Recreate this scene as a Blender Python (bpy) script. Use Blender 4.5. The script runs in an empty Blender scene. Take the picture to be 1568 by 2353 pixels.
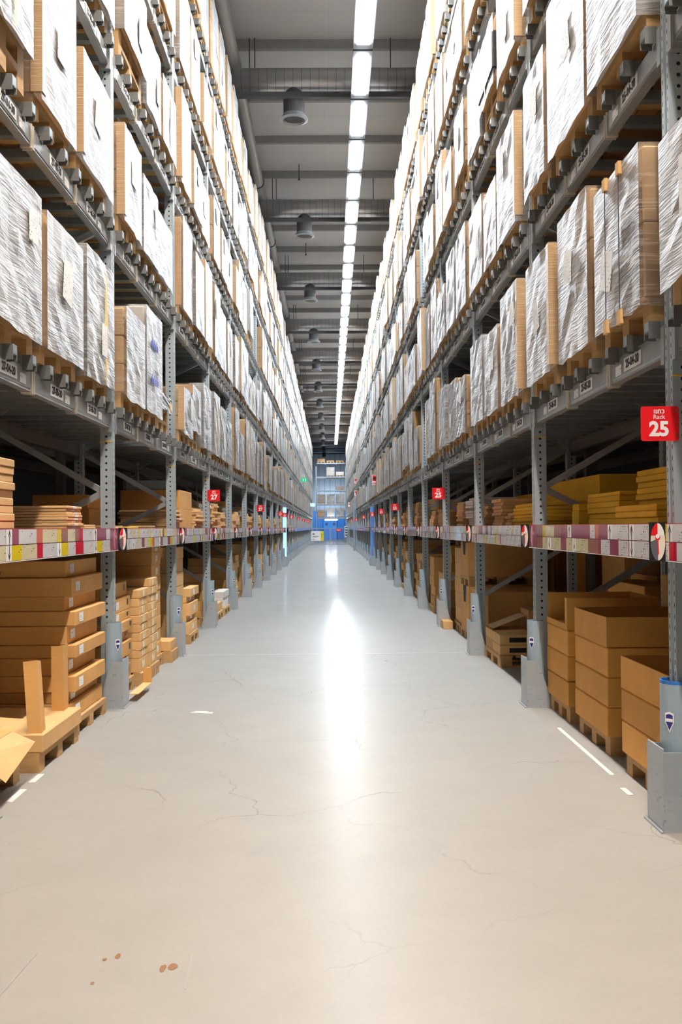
import bpy, bmesh, math, random
from mathutils import Matrix, Vector
R = random.Random(27)
COL = bpy.context.scene.collection
PI = math.pi
HC = 1.33            # camera height
XF = {-1: 1.63, 1: 1.515}      # rack front faces, left / right of the aisle
U0 = {-1: 4.36, 1: 1.37}       # first upright
BAY = 2.87
BEAM = [2.09, 3.455, 4.82, 6.17, 7.50]; BH = .126; BARH = .05
DEP = 1.05
SIDE = {-1: 'left', 1: 'right'}
NB = {-1: 29, 1: 30}
ORD = ('first second third fourth fifth sixth seventh eighth ninth tenth eleventh twelfth thirteenth fourteenth fifteenth '
       'sixteenth seventeenth eighteenth nineteenth twentieth twenty-first twenty-second twenty-third twenty-fourth '
       'twenty-fifth twenty-sixth twenty-seventh twenty-eighth twenty-ninth thirtieth thirty-first thirty-second').split()

# ------------------------------------------------------------------ materials
def new_mat(name):
    m = bpy.data.materials.new(name); m.use_nodes = True
    nt = m.node_tree; nt.nodes.clear()
    return m, nt
class NT:
    def __init__(s, name):
        s.m, s.nt = new_mat(name); s.out = s.n('ShaderNodeOutputMaterial')
    def n(s, t, **k):
        nd = s.nt.nodes.new(t)
        for a, v in k.items(): setattr(nd, a, v)
        return nd
    def l(s, a, b): s.nt.links.new(a, b)
    def put(s, inp, v):
        if hasattr(v, 'is_output') or isinstance(v, bpy.types.NodeSocket): s.l(v, inp)
        else: inp.default_value = v
    def math(s, op, a, b=None, c=None, clamp=False):
        nd = s.n('ShaderNodeMath', operation=op, use_clamp=clamp)
        s.put(nd.inputs[0], a)
        if b is not None: s.put(nd.inputs[1], b)
        if c is not None: s.put(nd.inputs[2], c)
        return nd.outputs[0]
    def coord(s, kind='Object'):
        return s.n('ShaderNodeTexCoord').outputs[kind]
    def mapping(s, vec, scale=(1,1,1), rot=(0,0,0), loc=(0,0,0)):
        nd = s.n('ShaderNodeMapping'); s.l(vec, nd.inputs[0])
        nd.inputs['Scale'].default_value = scale; nd.inputs['Rotation'].default_value = rot
        s.put(nd.inputs['Location'], loc)
        return nd.outputs[0]
    def noise(s, vec, scale=5, detail=2, rough=.5, dist=0):
        nd = s.n('ShaderNodeTexNoise'); s.l(vec, nd.inputs['Vector'])
        nd.inputs['Scale'].default_value = scale; nd.inputs['Detail'].default_value = detail
        nd.inputs['Roughness'].default_value = rough; nd.inputs['Distortion'].default_value = dist
        return nd.outputs[0]
    def ramp(s, fac, stops):
        nd = s.n('ShaderNodeValToRGB'); s.l(fac, nd.inputs[0])
        cr = nd.color_ramp
        while len(cr.elements) < len(stops): cr.elements.new(.5)
        for e, (p, c) in zip(cr.elements, stops):
            e.position = p; e.color = (*c, 1) if len(c) == 3 else c
        return nd.outputs[0]
    def mix(s, fac, a, b, mode='MIX'):
        nd = s.n('ShaderNodeMix', data_type='RGBA', blend_type=mode)
        s.put(nd.inputs[0], fac)
        s.put(nd.inputs[6], a if not isinstance(a, tuple) else (*a, 1)[:4])
        s.put(nd.inputs[7], b if not isinstance(b, tuple) else (*b, 1)[:4])
        return nd.outputs[2]
    def bsdf(s, col, rough=.5, metal=0, bump=None, bstr=.3, bdist=.01, spec=.5, coat=0, emit=None, es=0):
        b = s.n('ShaderNodeBsdfPrincipled')
        s.put(b.inputs['Base Color'], col if not isinstance(col, tuple) else (*col, 1)[:4])
        s.put(b.inputs['Roughness'], rough); s.put(b.inputs['Metallic'], metal)
        b.inputs['Specular IOR Level'].default_value = spec
        b.inputs['Coat Weight'].default_value = coat
        if emit is not None:
            b.inputs['Emission Color'].default_value = (*emit, 1); b.inputs['Emission Strength'].default_value = es
        if bump is not None:
            bp = s.n('ShaderNodeBump'); bp.inputs['Strength'].default_value = bstr; bp.inputs['Distance'].default_value = bdist
            s.l(bump, bp.inputs['Height']); s.l(bp.outputs[0], b.inputs['Normal'])
        return b.outputs[0]
    def done(s, sh):
        s.l(sh, s.out.inputs[0]); return s.m
    def rnd(s):
        return s.n('ShaderNodeObjectInfo').outputs['Random']
    def sep(s, v):
        nd = s.n('ShaderNodeSeparateXYZ'); s.l(v, nd.inputs[0]); return nd.outputs

def plain(name, col, rough=.6, metal=0, var=.12, nscale=6, spec=.4, coat=0):
    t = NT(name); v = t.noise(t.coord(), nscale, 3)
    c = t.mix(v, tuple(x * (1 - var) for x in col), tuple(min(1, x * (1 + var)) for x in col))
    return t.done(t.bsdf(c, rough, metal, spec=spec, coat=coat))
def emis(name, col, st):
    t = NT(name); e = t.n('ShaderNodeEmission'); e.inputs[0].default_value = (*col, 1); e.inputs[1].default_value = st
    return t.done(e.outputs[0])
def cardboard(name, col, dark=.75, rough=.75):
    t = NT(name); co = t.coord()
    v = t.noise(co, 3.5, 4, .6); f = t.noise(t.mapping(co, (2, 2, 160)), 3, 1)
    c = t.mix(v, tuple(x * dark for x in col), tuple(min(1, x * 1.12) for x in col))
    c = t.mix(.12, c, t.ramp(f, [(.3, (.25, .16, .08)), (.7, (.8, .6, .4))]), 'OVERLAY')
    hs = t.n('ShaderNodeHueSaturation'); t.l(c, hs.inputs['Color'])
    t.l(t.math('MULTIPLY_ADD', t.rnd(), .22, .89), hs.inputs['Value'])
    return t.done(t.bsdf(hs.outputs[0], rough, bump=v, bstr=.12, bdist=.02, spec=.3))
def wrap_film(name, ang, base=.07, streak=.5, sc=34, bright=.66):
    t = NT(name); co = t.coord()
    off = t.n('ShaderNodeCombineXYZ'); r = t.rnd()
    for i, k in enumerate((13.7, 7.1, 23.3)): t.l(t.math('MULTIPLY', r, k), off.inputs[i])
    m = t.mapping(co, (1, 1, 1), loc=off.outputs[0])
    warp = t.noise(m, 2.2, 2)
    add = t.n('ShaderNodeVectorMath', operation='MULTIPLY_ADD'); cb = t.n('ShaderNodeCombineXYZ')
    for i in range(3): t.l(warp, cb.inputs[i])
    t.l(cb.outputs[0], add.inputs[0]); add.inputs[1].default_value = (.06, .06, .06); t.l(m, add.inputs[2])
    w = add.outputs[0]
    s1 = t.noise(t.mapping(w, (2.8, 2.8, sc * 2.6), (ang, 0, 0)), 1.6, 3, .65)
    s2 = t.noise(t.mapping(w, (3, 3, sc * .8), (-ang * 1.3 + .25, .2, 0)), 1.4, 2, .6)
    big = t.noise(m, 1.7, 2)
    st = t.math('ADD', t.math('MULTIPLY', s1, .65), t.math('MULTIPLY', s2, .35))
    hot = t.ramp(st, [(.485, (0, 0, 0)), (.60, (1, 1, 1))])
    hot = t.math('MULTIPLY', hot, t.ramp(t.noise(m, 2.6, 2), [(.34, (.25, .25, .25)), (.56, (1, 1, 1))]))
    col = t.mix(hot, t.mix(t.ramp(big, [(.35, (0, 0, 0)), (.65, (1, 1, 1))]), (.20, .20, .205), (.42, .42, .425)), (bright, bright, bright * 1.01))
    # print marks showing through
    pr = t.ramp(t.noise(t.mapping(m, (5, 3.2, 7.5)), 1.2, 1), [(.66, (0, 0, 0)), (.70, (1, 1, 1))])
    prf = t.ramp(t.noise(t.mapping(m, (30, 30, 8)), 1.5, 0), [(.48, (0, 0, 0)), (.55, (1, 1, 1))])
    col = t.mix(t.math('MULTIPLY', t.math('MULTIPLY', pr, prf), .55), col, (.16, .16, .2))
    sh = t.bsdf(col, .32, bump=st, bstr=.6, bdist=.015, spec=.4)
    lw = t.n('ShaderNodeLayerWeight'); lw.inputs[0].default_value = .5
    fc = t.math('POWER', lw.outputs['Facing'], 1.6)
    fac = t.math('ADD', t.math('MULTIPLY_ADD', fc, 1.4, base), t.math('MULTIPLY', hot, streak * .3), clamp=True)
    tr = t.n('ShaderNodeBsdfTransparent'); mx = t.n('ShaderNodeMixShader')
    t.l(fac, mx.inputs[0]); t.l(tr.outputs[0], mx.inputs[1]); t.l(sh, mx.inputs[2])
    return t.done(mx.outputs[0])
def holes(name, col, metal=.35, rough=.42):
    """galvanised post: round punched holes on the faces across the aisle, slots on the aisle face"""
    t = NT(name); co = t.coord(); x, y, z = t.sep(co)
    g = t.n('ShaderNodeNewGeometry'); tx = t.n('ShaderNodeVectorTransform', vector_type='NORMAL', convert_from='WORLD', convert_to='OBJECT')
    t.l(g.outputs['Normal'], tx.inputs[0]); nx, ny, nz = t.sep(tx.outputs[0])
    isY = t.math('GREATER_THAN', t.math('ABSOLUTE', ny), .7); isX = t.math('GREATER_THAN', t.math('ABSOLUTE', nx), .7)
    fz = t.math('SUBTRACT', t.math('FRACT', t.math('DIVIDE', z, .05)), .5); dz = t.math('MULTIPLY', fz, .05)
    ax = t.math('MULTIPLY', x, 1.0)
    d = t.math('SQRT', t.math('ADD', t.math('MULTIPLY', ax, ax), t.math('MULTIPLY', dz, dz)))
    h1 = t.math('MULTIPLY', t.math('LESS_THAN', d, .0085), isY)
    ay = t.math('ABSOLUTE', t.math('SUBTRACT', t.math('ABSOLUTE', y), .031))
    h2 = t.math('MULTIPLY', t.math('MULTIPLY', t.math('LESS_THAN', ay, .0035), t.math('LESS_THAN', t.math('ABSOLUTE', dz), .010)), isX)
    h = t.math('ADD', h1, h2, clamp=True)
    v = t.noise(co, 9, 3)
    c = t.mix(v, tuple(q * .88 for q in col), tuple(min(1, q * 1.1) for q in col))
    c = t.mix(h, c, (.012, .012, .03))
    return t.done(t.bsdf(c, t.math('MULTIPLY_ADD', h, .5, rough), t.math('MULTIPLY', t.math('SUBTRACT', 1, h), metal)))
def galv(name, col, metal=.45, rough=.38):
    t = NT(name); co = t.coord()
    v = t.noise(co, 14, 4, .65); s = t.noise(t.mapping(co, (4, 4, 60)), 2, 2)
    c = t.mix(v, tuple(q * .8 for q in col), tuple(min(1, q * 1.18) for q in col))
    return t.done(t.bsdf(c, t.math('MULTIPLY_ADD', s, .25, rough - .1), metal, bump=s, bstr=.05))
def printed(name, col, ink=(.06, .06, .08), amt=.8, gloss=.12, row=.012):
    t = NT(name); co = t.coord(); x, y, z = t.sep(co)
    rows = t.math('LESS_THAN', t.math('FRACT', t.math('DIVIDE', z, row)), .42)
    n1 = t.math('GREATER_THAN', t.noise(t.mapping(co, (1, 90, 1 / row * .9)), 1, 1), .56)
    n2 = t.math('GREATER_THAN', t.noise(t.mapping(co, (1, 14, 22)), 1, 1), .53)
    k = t.math('MULTIPLY', t.math('MULTIPLY', rows, n1), n2)
    c = t.mix(t.math('MULTIPLY', k, amt), col, ink)
    return t.done(t.bsdf(c, gloss, spec=.6, coat=.3))
def wood(name, col):
    t = NT(name); co = t.coord()
    g = t.noise(t.mapping(co, (3, 3, 40)), 2.5, 4, .6, .6); e = t.noise(t.mapping(co, (40, 60, 3)), 1.5, 2)
    c = t.mix(g, tuple(q * .62 for q in col), tuple(min(1, q * 1.2) for q in col))
    c = t.mix(t.math('MULTIPLY', e, .35), c, tuple(q * .45 for q in col))
    return t.done(t.bsdf(c, .75, bump=g, bstr=.2))

M = {}
M['card1'] = cardboard('cardboard', (.66, .37, .125))
M['card2'] = cardboard('cardboard_light', (.70, .44, .19))
M['card3'] = cardboard('cardboard_orange', (.72, .37, .09))
M['cardy'] = cardboard('cardboard_yellow', (.88, .54, .04))
M['cardp'] = cardboard('cardboard_peach', (.72, .46, .22))
M['cardw'] = cardboard('cardboard_white', (.68, .66, .63), .9)
M['cardl'] = cardboard('load_cardboard', (.64, .43, .235))
M['cardm'] = cardboard('load_cardboard_tan', (.60, .38, .18))
def glint_card():
    t = NT('cardboard_painted_glints'); co = t.coord()
    v = t.noise(t.mapping(co, (3, 3, 70)), 1.5, 3, .6); k = t.ramp(v, [(.52, (0, 0, 0)), (.66, (1, 1, 1))])
    c = t.mix(t.noise(co, 3, 3), (.42, .27, .14), (.55, .37, .20)); c = t.mix(t.math('MULTIPLY', k, .35), c, (.74, .68, .62))  # pale streaks paint film highlights into the cardboard colour
    return t.done(t.bsdf(c, .28, bump=v, bstr=.4, bdist=.01, spec=.5))
M['cardf'] = glint_card()
M['carde'] = cardboard('cardboard_edge', (.74, .55, .33))
M['wrapa'] = wrap_film('stretch_film_level', .12, base=.05)
M['wrapb'] = wrap_film('stretch_film_diagonal', .75, sc=30)
M['wrapc'] = wrap_film('stretch_film_smooth', -.5, base=.45, streak=.3, sc=14, bright=.66)
M['wrapd'] = wrap_film('stretch_film_crinkled', -.85, sc=26, base=.1)
M['black'] = plain('black_plastic', (.015, .015, .018), .35)
M['filmk'] = plain('black_film', (.012, .013, .018), .22, spec=.7)
M['post'] = holes('perforated_steel', (.38, .45, .49))
M['steel'] = galv('galvanised_steel', (.34, .36, .37))
M['steeld'] = galv('dull_steel', (.16, .165, .165), .35, .45)
M['bar'] = galv('support_bar_steel', (.27, .32, .335), .4, .4)
M['hollow'] = plain('dark_hollow', (.02, .022, .024), .8)
M['guard'] = plain('guard_grey', (.30, .39, .46), .4, var=.06, spec=.5)
def scuffed():
    t = NT('guard_scuffed'); co = t.coord()
    a = t.noise(t.mapping(co, (6, 6, 9)), 3, 5, .7); b = t.noise(t.mapping(co, (3, 3, 22)), 2, 3)
    c = t.mix(b, (.33, .38, .42), (.42, .46, .49))
    k = t.ramp(a, [(.60, (0, 0, 0)), (.68, (1, 1, 1))])
    c = t.mix(t.math('MULTIPLY', k, .6), c, (.10, .12, .14))
    return t.done(t.bsdf(c, .42, .2))
M['scuff'] = scuffed()
M['wood'] = wood('pallet_wood', (.58, .35, .14))
M['wooddk'] = wood('pallet_wood_dark', (.42, .22, .08))
M['paper'] = printed('label_paper', (.86, .86, .85), gloss=.45, row=.02)
M['strap'] = plain('yellow_strap', (.95, .55, .01), .4, var=.05)
M['strapk'] = plain('black_strap', (.02, .02, .05), .5)
M['red'] = plain('sign_red', (.80, .012, .02), .3, var=.04)
M['white'] = plain('white_paint', (.85, .85, .85), .45, var=.03)
M['brass'] = plain('brass_rivet', (.30, .20, .05), .35, .8)
M['tie'] = plain('beam_tie_plastic', (.55, .52, .42), .4)
M['cyell'] = printed('card_yellow', (.86, .66, .02))
M['cwhite'] = printed('card_white', (.74, .73, .76))
M['ccream'] = printed('card_cream', (.76, .69, .45))
M['cmauve'] = printed('card_mauve', (.33, .07, .14), (.25, .05, .1), .3)
M['cbrown'] = printed('card_brown', (.38, .16, .14), (.3, .1, .1), .3)
M['cred'] = printed('card_red', (.66, .01, .05), (.35, .0, .03), .3)
M['csalm'] = printed('card_salmon', (.70, .16, .10), (.5, .1, .06), .3)
M['ink'] = plain('black_ink', (.02, .02, .035), .5)
M['railred'] = plain('rail_pink', (.62, .08, .13), .25)
M['blue'] = plain('blue_cap', (.03, .16, .55), .4)
M['badge'] = plain('badge_blue', (.03, .03, .25), .4)
M['green'] = emis('exit_green', (.01, .42, .18), .5)
def rail_far():
    t = NT('card_strip_far'); co = t.coord(); x, y, z = t.sep(co)
    rowi = t.math('GREATER_THAN', z, 0.0)
    cell = t.n('ShaderNodeCombineXYZ'); t.l(t.math('FLOOR', t.math('MULTIPLY', y, 9)), cell.inputs[0]); t.l(rowi, cell.inputs[1])
    t.l(t.math('MULTIPLY', t.rnd(), 50), cell.inputs[2])
    wn = t.n('ShaderNodeTexWhiteNoise'); t.l(cell.outputs[0], wn.inputs[0])
    nd = t.ramp(wn.outputs[0], [(0, (.72, .72, .78)), (.42, (.40, .10, .20)), (.55, (.66, .64, .72)), (.72, (.55, .30, .34)), (.80, (.78, .62, .12)), (.86, (.55, .56, .66))])
    nt_ramp = nd.node.color_ramp; nt_ramp.interpolation = 'CONSTANT'
    tx = t.math('GREATER_THAN', t.noise(t.mapping(co, (1, 60, 60)), 1, 1), .6)
    c = t.mix(t.math('MULTIPLY', tx, .45), nd, (.15, .14, .2))
    return t.done(t.bsdf(c, .12, spec=.7, coat=.6))
M['cfar'] = rail_far()

def floor_mat():
    t = NT('polished_concrete'); co = t.coord()
    a = t.noise(co, .55, 5, .6); b = t.noise(co, 3.2, 4, .6); sp = t.noise(co, 45, 3, .7)
    c = t.mix(a, (.245, .24, .232), (.345, .341, .332))
    c = t.mix(.35, c, t.mix(b, (.22, .214, .205), (.37, .364, .354)))
    c = t.mix(.10, c, t.mix(sp, (.14, .13, .12), (.46, .45, .43)))
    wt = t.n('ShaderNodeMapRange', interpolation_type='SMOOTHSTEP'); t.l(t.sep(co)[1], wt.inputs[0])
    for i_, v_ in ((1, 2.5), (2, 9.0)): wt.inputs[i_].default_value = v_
    c = t.mix(1.0, c, t.mix(wt.outputs[0], (1.06, .99, .91), (.97, 1.0, 1.03)), 'MULTIPLY')  # warmth near the camera put into the colour in place of lamp light
    # fine wandering cracks
    wv = t.n('ShaderNodeTexNoise'); t.l(co, wv.inputs['Vector']); wv.inputs['Scale'].default_value = 2.2; wv.inputs['Detail'].default_value = 6
    wm = t.n('ShaderNodeVectorMath', operation='MULTIPLY_ADD'); t.l(wv.outputs['Color'], wm.inputs[0]); wm.inputs[1].default_value = (.55, .55, 0); t.l(co, wm.inputs[2])
    vo = t.n('ShaderNodeTexVoronoi', feature='DISTANCE_TO_EDGE', voronoi_dimensions='2D'); t.l(wm.outputs[0], vo.inputs['Vector']); vo.inputs['Scale'].default_value = .95
    ck = t.ramp(vo.outputs['Distance'], [(0, (1, 1, 1)), (.0055, (0, 0, 0))])
    cm = t.ramp(t.noise(co, .8, 2), [(.47, (0, 0, 0)), (.60, (1, 1, 1))])
    ckf = t.math('MULTIPLY', t.math('MULTIPLY', ck, cm), .62)
    c = t.mix(ckf, c, (.09, .075, .065))
    # saw-cut joint lines across the aisle
    x, y, z = t.sep(co)
    jy = t.math('ABSOLUTE', t.math('SUBTRACT', t.math('FRACT', t.math('DIVIDE', t.math('ADD', y, 2.8), 8.61)), .5))
    jl = t.math('LESS_THAN', jy, .0009)
    c = t.mix(t.math('MULTIPLY', jl, .35), c, (.78, .78, .78))
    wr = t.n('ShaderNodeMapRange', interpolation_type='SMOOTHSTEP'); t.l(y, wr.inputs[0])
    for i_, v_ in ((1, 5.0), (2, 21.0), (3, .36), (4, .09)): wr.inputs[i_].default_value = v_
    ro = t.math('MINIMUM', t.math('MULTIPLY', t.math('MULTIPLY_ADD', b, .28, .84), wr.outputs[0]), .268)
    bp = t.n('ShaderNodeBump'); bp.inputs['Strength'].default_value = .035; bp.inputs['Distance'].default_value = .03
    t.l(t.noise(co, 1.4, 3), bp.inputs['Height'])
    df = t.n('ShaderNodeBsdfDiffuse'); t.l(c, df.inputs[0])
    gl = t.n('ShaderNodeBsdfGlossy'); t.l(ro, gl.inputs['Roughness']); t.l(bp.outputs[0], gl.inputs['Normal'])
    lw = t.n('ShaderNodeLayerWeight'); lw.inputs[0].default_value = .5
    fc = t.math('MULTIPLY_ADD', t.math('POWER', lw.outputs['Facing'], 7.5), .40, .010)
    mx = t.n('ShaderNodeMixShader'); t.l(fc, mx.inputs[0]); t.l(df.outputs[0], mx.inputs[1]); t.l(gl.outputs[0], mx.inputs[2])
    g2 = t.n('ShaderNodeBsdfGlossy'); g2.inputs['Roughness'].default_value = .46
    m2 = t.n('ShaderNodeMixShader'); m2.inputs[0].default_value = .06; t.l(mx.outputs[0], m2.inputs[1]); t.l(g2.outputs[0], m2.inputs[2])
    return t.done(m2.outputs[0])
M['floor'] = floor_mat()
def ceil_mat():
    t = NT('ceiling_panel'); co = t.coord(); x, y, z = t.sep(co)
    l1 = t.math('LESS_THAN', t.math('ABSOLUTE', t.math('SUBTRACT', t.math('FRACT', t.math('DIVIDE', y, .72)), .5)), .009)
    l2 = t.math('LESS_THAN', t.math('ABSOLUTE', t.math('SUBTRACT', t.math('FRACT', t.math('DIVIDE', t.math('ADD', x, .95), 1.9)), .5)), .004)
    c = t.mix(t.noise(co, .7, 2), (.66, .66, .65), (.76, .76, .75))
    c = t.mix(t.math('MULTIPLY', l1, .3), c, (.2, .2, .2)); c = t.mix(t.math('MULTIPLY', l2, .5), c, (.8, .8, .8))
    return t.done(t.bsdf(c, .7))
M['ceil'] = ceil_mat()
M['purlin'] = plain('purlin_grey', (.36, .36, .36), .6)
def duct_mat():
    t = NT('spiral_duct'); co = t.coord(); x, y, z = t.sep(co)
    k = t.math('LESS_THAN', t.math('FRACT', t.math('MULTIPLY_ADD', y, .25, t.math('DIVIDE', x, .16))), .07)
    v = t.noise(co, 3, 4, .7)
    c = t.mix(v, (.42, .43, .44), (.66, .66, .67)); c = t.mix(t.math('MULTIPLY', k, .6), c, (.12, .12, .12))
    return t.done(t.bsdf(c, .33, .75, bump=t.math('SUBTRACT', v, k), bstr=.2))
M['duct'] = duct_mat()
M['diff'] = plain('diffuser_grey', (.075, .075, .08), .55)
M['pipe'] = galv('pipe_grey', (.45, .46, .46), .3, .4)
M['wallg'] = plain('side_wall_grey', (.12, .12, .12), .8)
def clad(name, c1, c2, per=.3):
    t = NT(name); co = t.coord(); x, y, z = t.sep(co)
    f = t.math('PINGPONG', x, per); k = t.ramp(t.math('DIVIDE', f, per), [(.0, (0, 0, 0)), (.25, (1, 1, 1))])
    return t.done(t.bsdf(t.mix(k, c1, c2), .4, .2))
M['clad'] = clad('ribbed_cladding', (.20, .21, .22), (.36, .37, .38))
M['cladb'] = clad('blue_cladding', (.02, .12, .42), (.05, .24, .62), .4)
M['doorb'] = plain('door_blue', (.10, .34, .78), .35)
M['glass'] = plain('porthole_glass', (.10, .14, .25), .1, spec=.8)
M['lamp'] = emis('tube_light', (.87, .94, 1.0), 46)
M['lampw'] = emis('tube_light_warm', (1.0, .88, .76), 78)
M['lampd'] = emis('door_lamp_and_fill', (.92, .97, 1.0), 40)
M['pillb'] = plain('pillar_blue', (.16, .32, .80), .25, coat=.4)
def pill():
    t = NT('pillar_pale_blue'); return t.done(t.bsdf((.45, .72, .95), .3, coat=.4, emit=(.45, .76, 1.0), es=.24))
M['pill'] = pill()
M['print_blue'] = plain('blue_print', (.05, .10, .55), .5)
M['tape'] = plain('floor_tape', (.62, .62, .61), .5, var=.25, nscale=14)
M['stain'] = plain('rust_stain', (.24, .105, .03), .6)
M['column'] = plain('steel_column', (.26, .33, .39), .45)

# ------------------------------------------------------------------ mesh building
class G:
    def __init__(s): s.v = []; s.f = []; s.m = []
    def poly(s, pts, m=0):
        b = len(s.v); s.v += [tuple(p) for p in pts]; s.f.append(tuple(range(b, b + len(pts)))); s.m.append(m)
    def box(s, x0, x1, y0, y1, z0, z1, m=0):
        if x0 > x1: x0, x1 = x1, x0
        if y0 > y1: y0, y1 = y1, y0
        b = len(s.v)
        s.v += [(x, y, z) for z in (z0, z1) for y in (y0, y1) for x in (x0, x1)]
        for q in ((0, 2, 3, 1), (4, 5, 7, 6), (0, 1, 5, 4), (2, 6, 7, 3), (0, 4, 6, 2), (1, 3, 7, 5)):
            s.f.append(tuple(b + i for i in q)); s.m.append(m)
        return s
    def prism(s, pts, axis, a0, a1, m=0, cap=True):
        """extrude a 2-D outline along axis (0,1,2)"""
        n = len(pts); b = len(s.v)
        def P(p, a):
            return {0: (a, p[0], p[1]), 1: (p[0], a, p[1]), 2: (p[0], p[1], a)}[axis]
        s.v += [P(p, a0) for p in pts] + [P(p, a1) for p in pts]
        for i in range(n):
            j = (i + 1) % n; s.f.append((b + i, b + j, b + n + j, b + n + i)); s.m.append(m)
        if cap:
            s.f.append(tuple(b + i for i in range(n))[::-1]); s.m.append(m)
            s.f.append(tuple(b + n + i for i in range(n))); s.m.append(m)
        return s
    def tube(s, p0, p1, r, n=12, m=0, cap=True, r1=None):
        p0 = Vector(p0); p1 = Vector(p1); d = (p1 - p0).normalized()
        a = d.orthogonal().normalized(); c = d.cross(a); b = len(s.v); r1 = r if r1 is None else r1
        for p, rr in ((p0, r), (p1, r1)):
            s.v += [tuple(p + rr * (math.cos(2 * PI * i / n) * a + math.sin(2 * PI * i / n) * c)) for i in range(n)]
        for i in range(n):
            j = (i + 1) % n; s.f.append((b + i, b + j, b + n + j, b + n + i)); s.m.append(m)
        if cap:
            s.f.append(tuple(b + i for i in range(n))[::-1]); s.m.append(m); s.f.append(tuple(b + n + i for i in range(n))); s.m.append(m)
        return s
    def barbox(s, p0, p1, w, h, up=(0, 0, 1), m=0):
        p0 = Vector(p0); p1 = Vector(p1); d = (p1 - p0).normalized(); u = Vector(up)
        sd = d.cross(u).normalized(); u = sd.cross(d).normalized(); b = len(s.v)
        for p in (p0, p1):
            s.v += [tuple(p + sd * a * w / 2 + u * c * h / 2) for a, c in ((-1, -1), (1, -1), (1, 1), (-1, 1))]
        for q in ((0, 1, 5, 4), (1, 2, 6, 5), (2, 3, 7, 6), (3, 0, 4, 7), (3, 2, 1, 0), (4, 5, 6, 7)):
            s.f.append(tuple(b + i for i in q)); s.m.append(m)
        return s
    def mesh(s, name, mats, smooth=False, bevel=0, seg=1):
        me = bpy.data.meshes.new(name); me.from_pydata(s.v, [], s.f)
        for m in (mats if isinstance(mats, (list, tuple)) else [mats]): me.materials.append(m)
        me.polygons.foreach_set('material_index', s.m)
        bm = bmesh.new(); bm.from_mesh(me)
        bmesh.ops.recalc_face_normals(bm, faces=bm.faces)
        if bevel: bmesh.ops.bevel(bm, geom=bm.edges[:], offset=bevel, segments=seg, affect='EDGES')
        bm.to_mesh(me); bm.free()
        if smooth: me.polygons.foreach_set('use_smooth', [True] * len(me.polygons))
        me.update(); return me
def ob(name, me, parent=None, loc=(0, 0, 0), rotz=0):
    o = bpy.data.objects.new(name, me); COL.objects.link(o)
    o.location = loc
    if rotz: o.rotation_euler = (0, 0, rotz)
    if parent is not None: o.parent = parent
    return o
def tag(o, label=None, cat=None, group=None, kind=None):
    if label:
        o['label'] = label
    if cat: o['category'] = cat
    if group: o['group'] = group
    if kind: o['kind'] = kind
    return o
def thing(name, label, cat, loc=(0, 0, 0), rotz=0, group=None):
    return tag(ob(name, None, None, loc, rotz), label, cat, group)
def dup(root, loc=None, label=None, group=None):
    r = root.copy(); COL.objects.link(r)
    if loc is not None: r.location = loc
    if label: r['label'] = label
    if group: r['group'] = group
    for ch in root.children:
        c = ch.copy(); COL.objects.link(c); c.parent = r
        for g in ch.children:
            d = g.copy(); COL.objects.link(d); d.parent = c
    return r
CACHE = {}
def cached(key, fn):
    if key not in CACHE: CACHE[key] = fn()
    return CACHE[key]
def text_mesh(txt, size, mat, bold=0.0, ext=.0006):
    def mk():
        cu = bpy.data.curves.new('lettering', 'FONT'); cu.body = txt; cu.size = size; cu.extrude = ext; cu.offset = bold
        cu.align_x = 'CENTER'; cu.align_y = 'CENTER'; cu.resolution_u = 3
        o = bpy.data.objects.new('lettering', cu); COL.objects.link(o)
        dg = bpy.context.evaluated_depsgraph_get(); me = bpy.data.meshes.new_from_object(o.evaluated_get(dg))
        bpy.data.objects.remove(o); me.materials.clear(); me.materials.append(mat); return me
    return cached(('txt', txt, size, mat.name, bold), mk)
def aisle_rot(s):      # lettering facing the aisle from side s
    return (PI / 2, 0, -s * PI / 2)
def carton_mesh(dx, dy, dz, mat, bev=.004):
    key = ('carton', round(dx, 3), round(dy, 3), round(dz, 3), mat)
    return cached(key, lambda: G().box(-dx / 2, dx / 2, -dy / 2, dy / 2, 0, dz).mesh('carton', M[mat], bevel=min(bev, dz * .2)))

# ------------------------------------------------------------------ camera
cam = bpy.data.cameras.new('camera'); co = ob('camera', cam)
cam.sensor_fit = 'VERTICAL'; cam.sensor_height = 36; cam.sensor_width = 24; cam.lens = 36 * 2200 / 2353
cam.clip_end = 300; cam.clip_start = .05
pitch = math.atan(35.5 / 2200); yaw = math.atan(25 / 2200)
co.matrix_world = Matrix.Translation((0, 0, HC)) @ Matrix.Rotation(-yaw, 4, 'Z') @ Matrix.Rotation(PI / 2 + pitch, 4, 'X') @ Matrix.Rotation(-.008, 4, 'Z')
bpy.context.scene.camera = co

# ------------------------------------------------------------------ room shell
WX = 4.9; YB = -8.0; YE = 107.0; HCEIL = HC + 9.2
def struct(name, me, parent=None, loc=(0, 0, 0)):
    o = ob(name, me, parent, loc)
    if parent is None: o['kind'] = 'structure'
    return o
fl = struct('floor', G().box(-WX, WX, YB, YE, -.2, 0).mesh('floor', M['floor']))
ce = struct('ceiling', G().box(-WX, WX, YB, YE, HCEIL, HCEIL + .2).mesh('ceiling', M['ceil']))
me = G().box(-WX, WX, -.05, .05, -.17, 0).mesh('purlin', M['purlin'])
k = 0
while 15.2 + 2.21 * (k - 8) < YE - 1:
    struct('purlin', me, ce, (0, 17.95 + 2.21 * (k - 10), HCEIL)); k += 1
struct('wall_left', G().box(-WX - .2, -WX, YB, YE, 0, HCEIL).mesh('wall', M['wallg']))
struct('wall_right', G().box(WX, WX + .2, YB, YE, 0, HCEIL).mesh('wall', M['wallg']))
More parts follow.
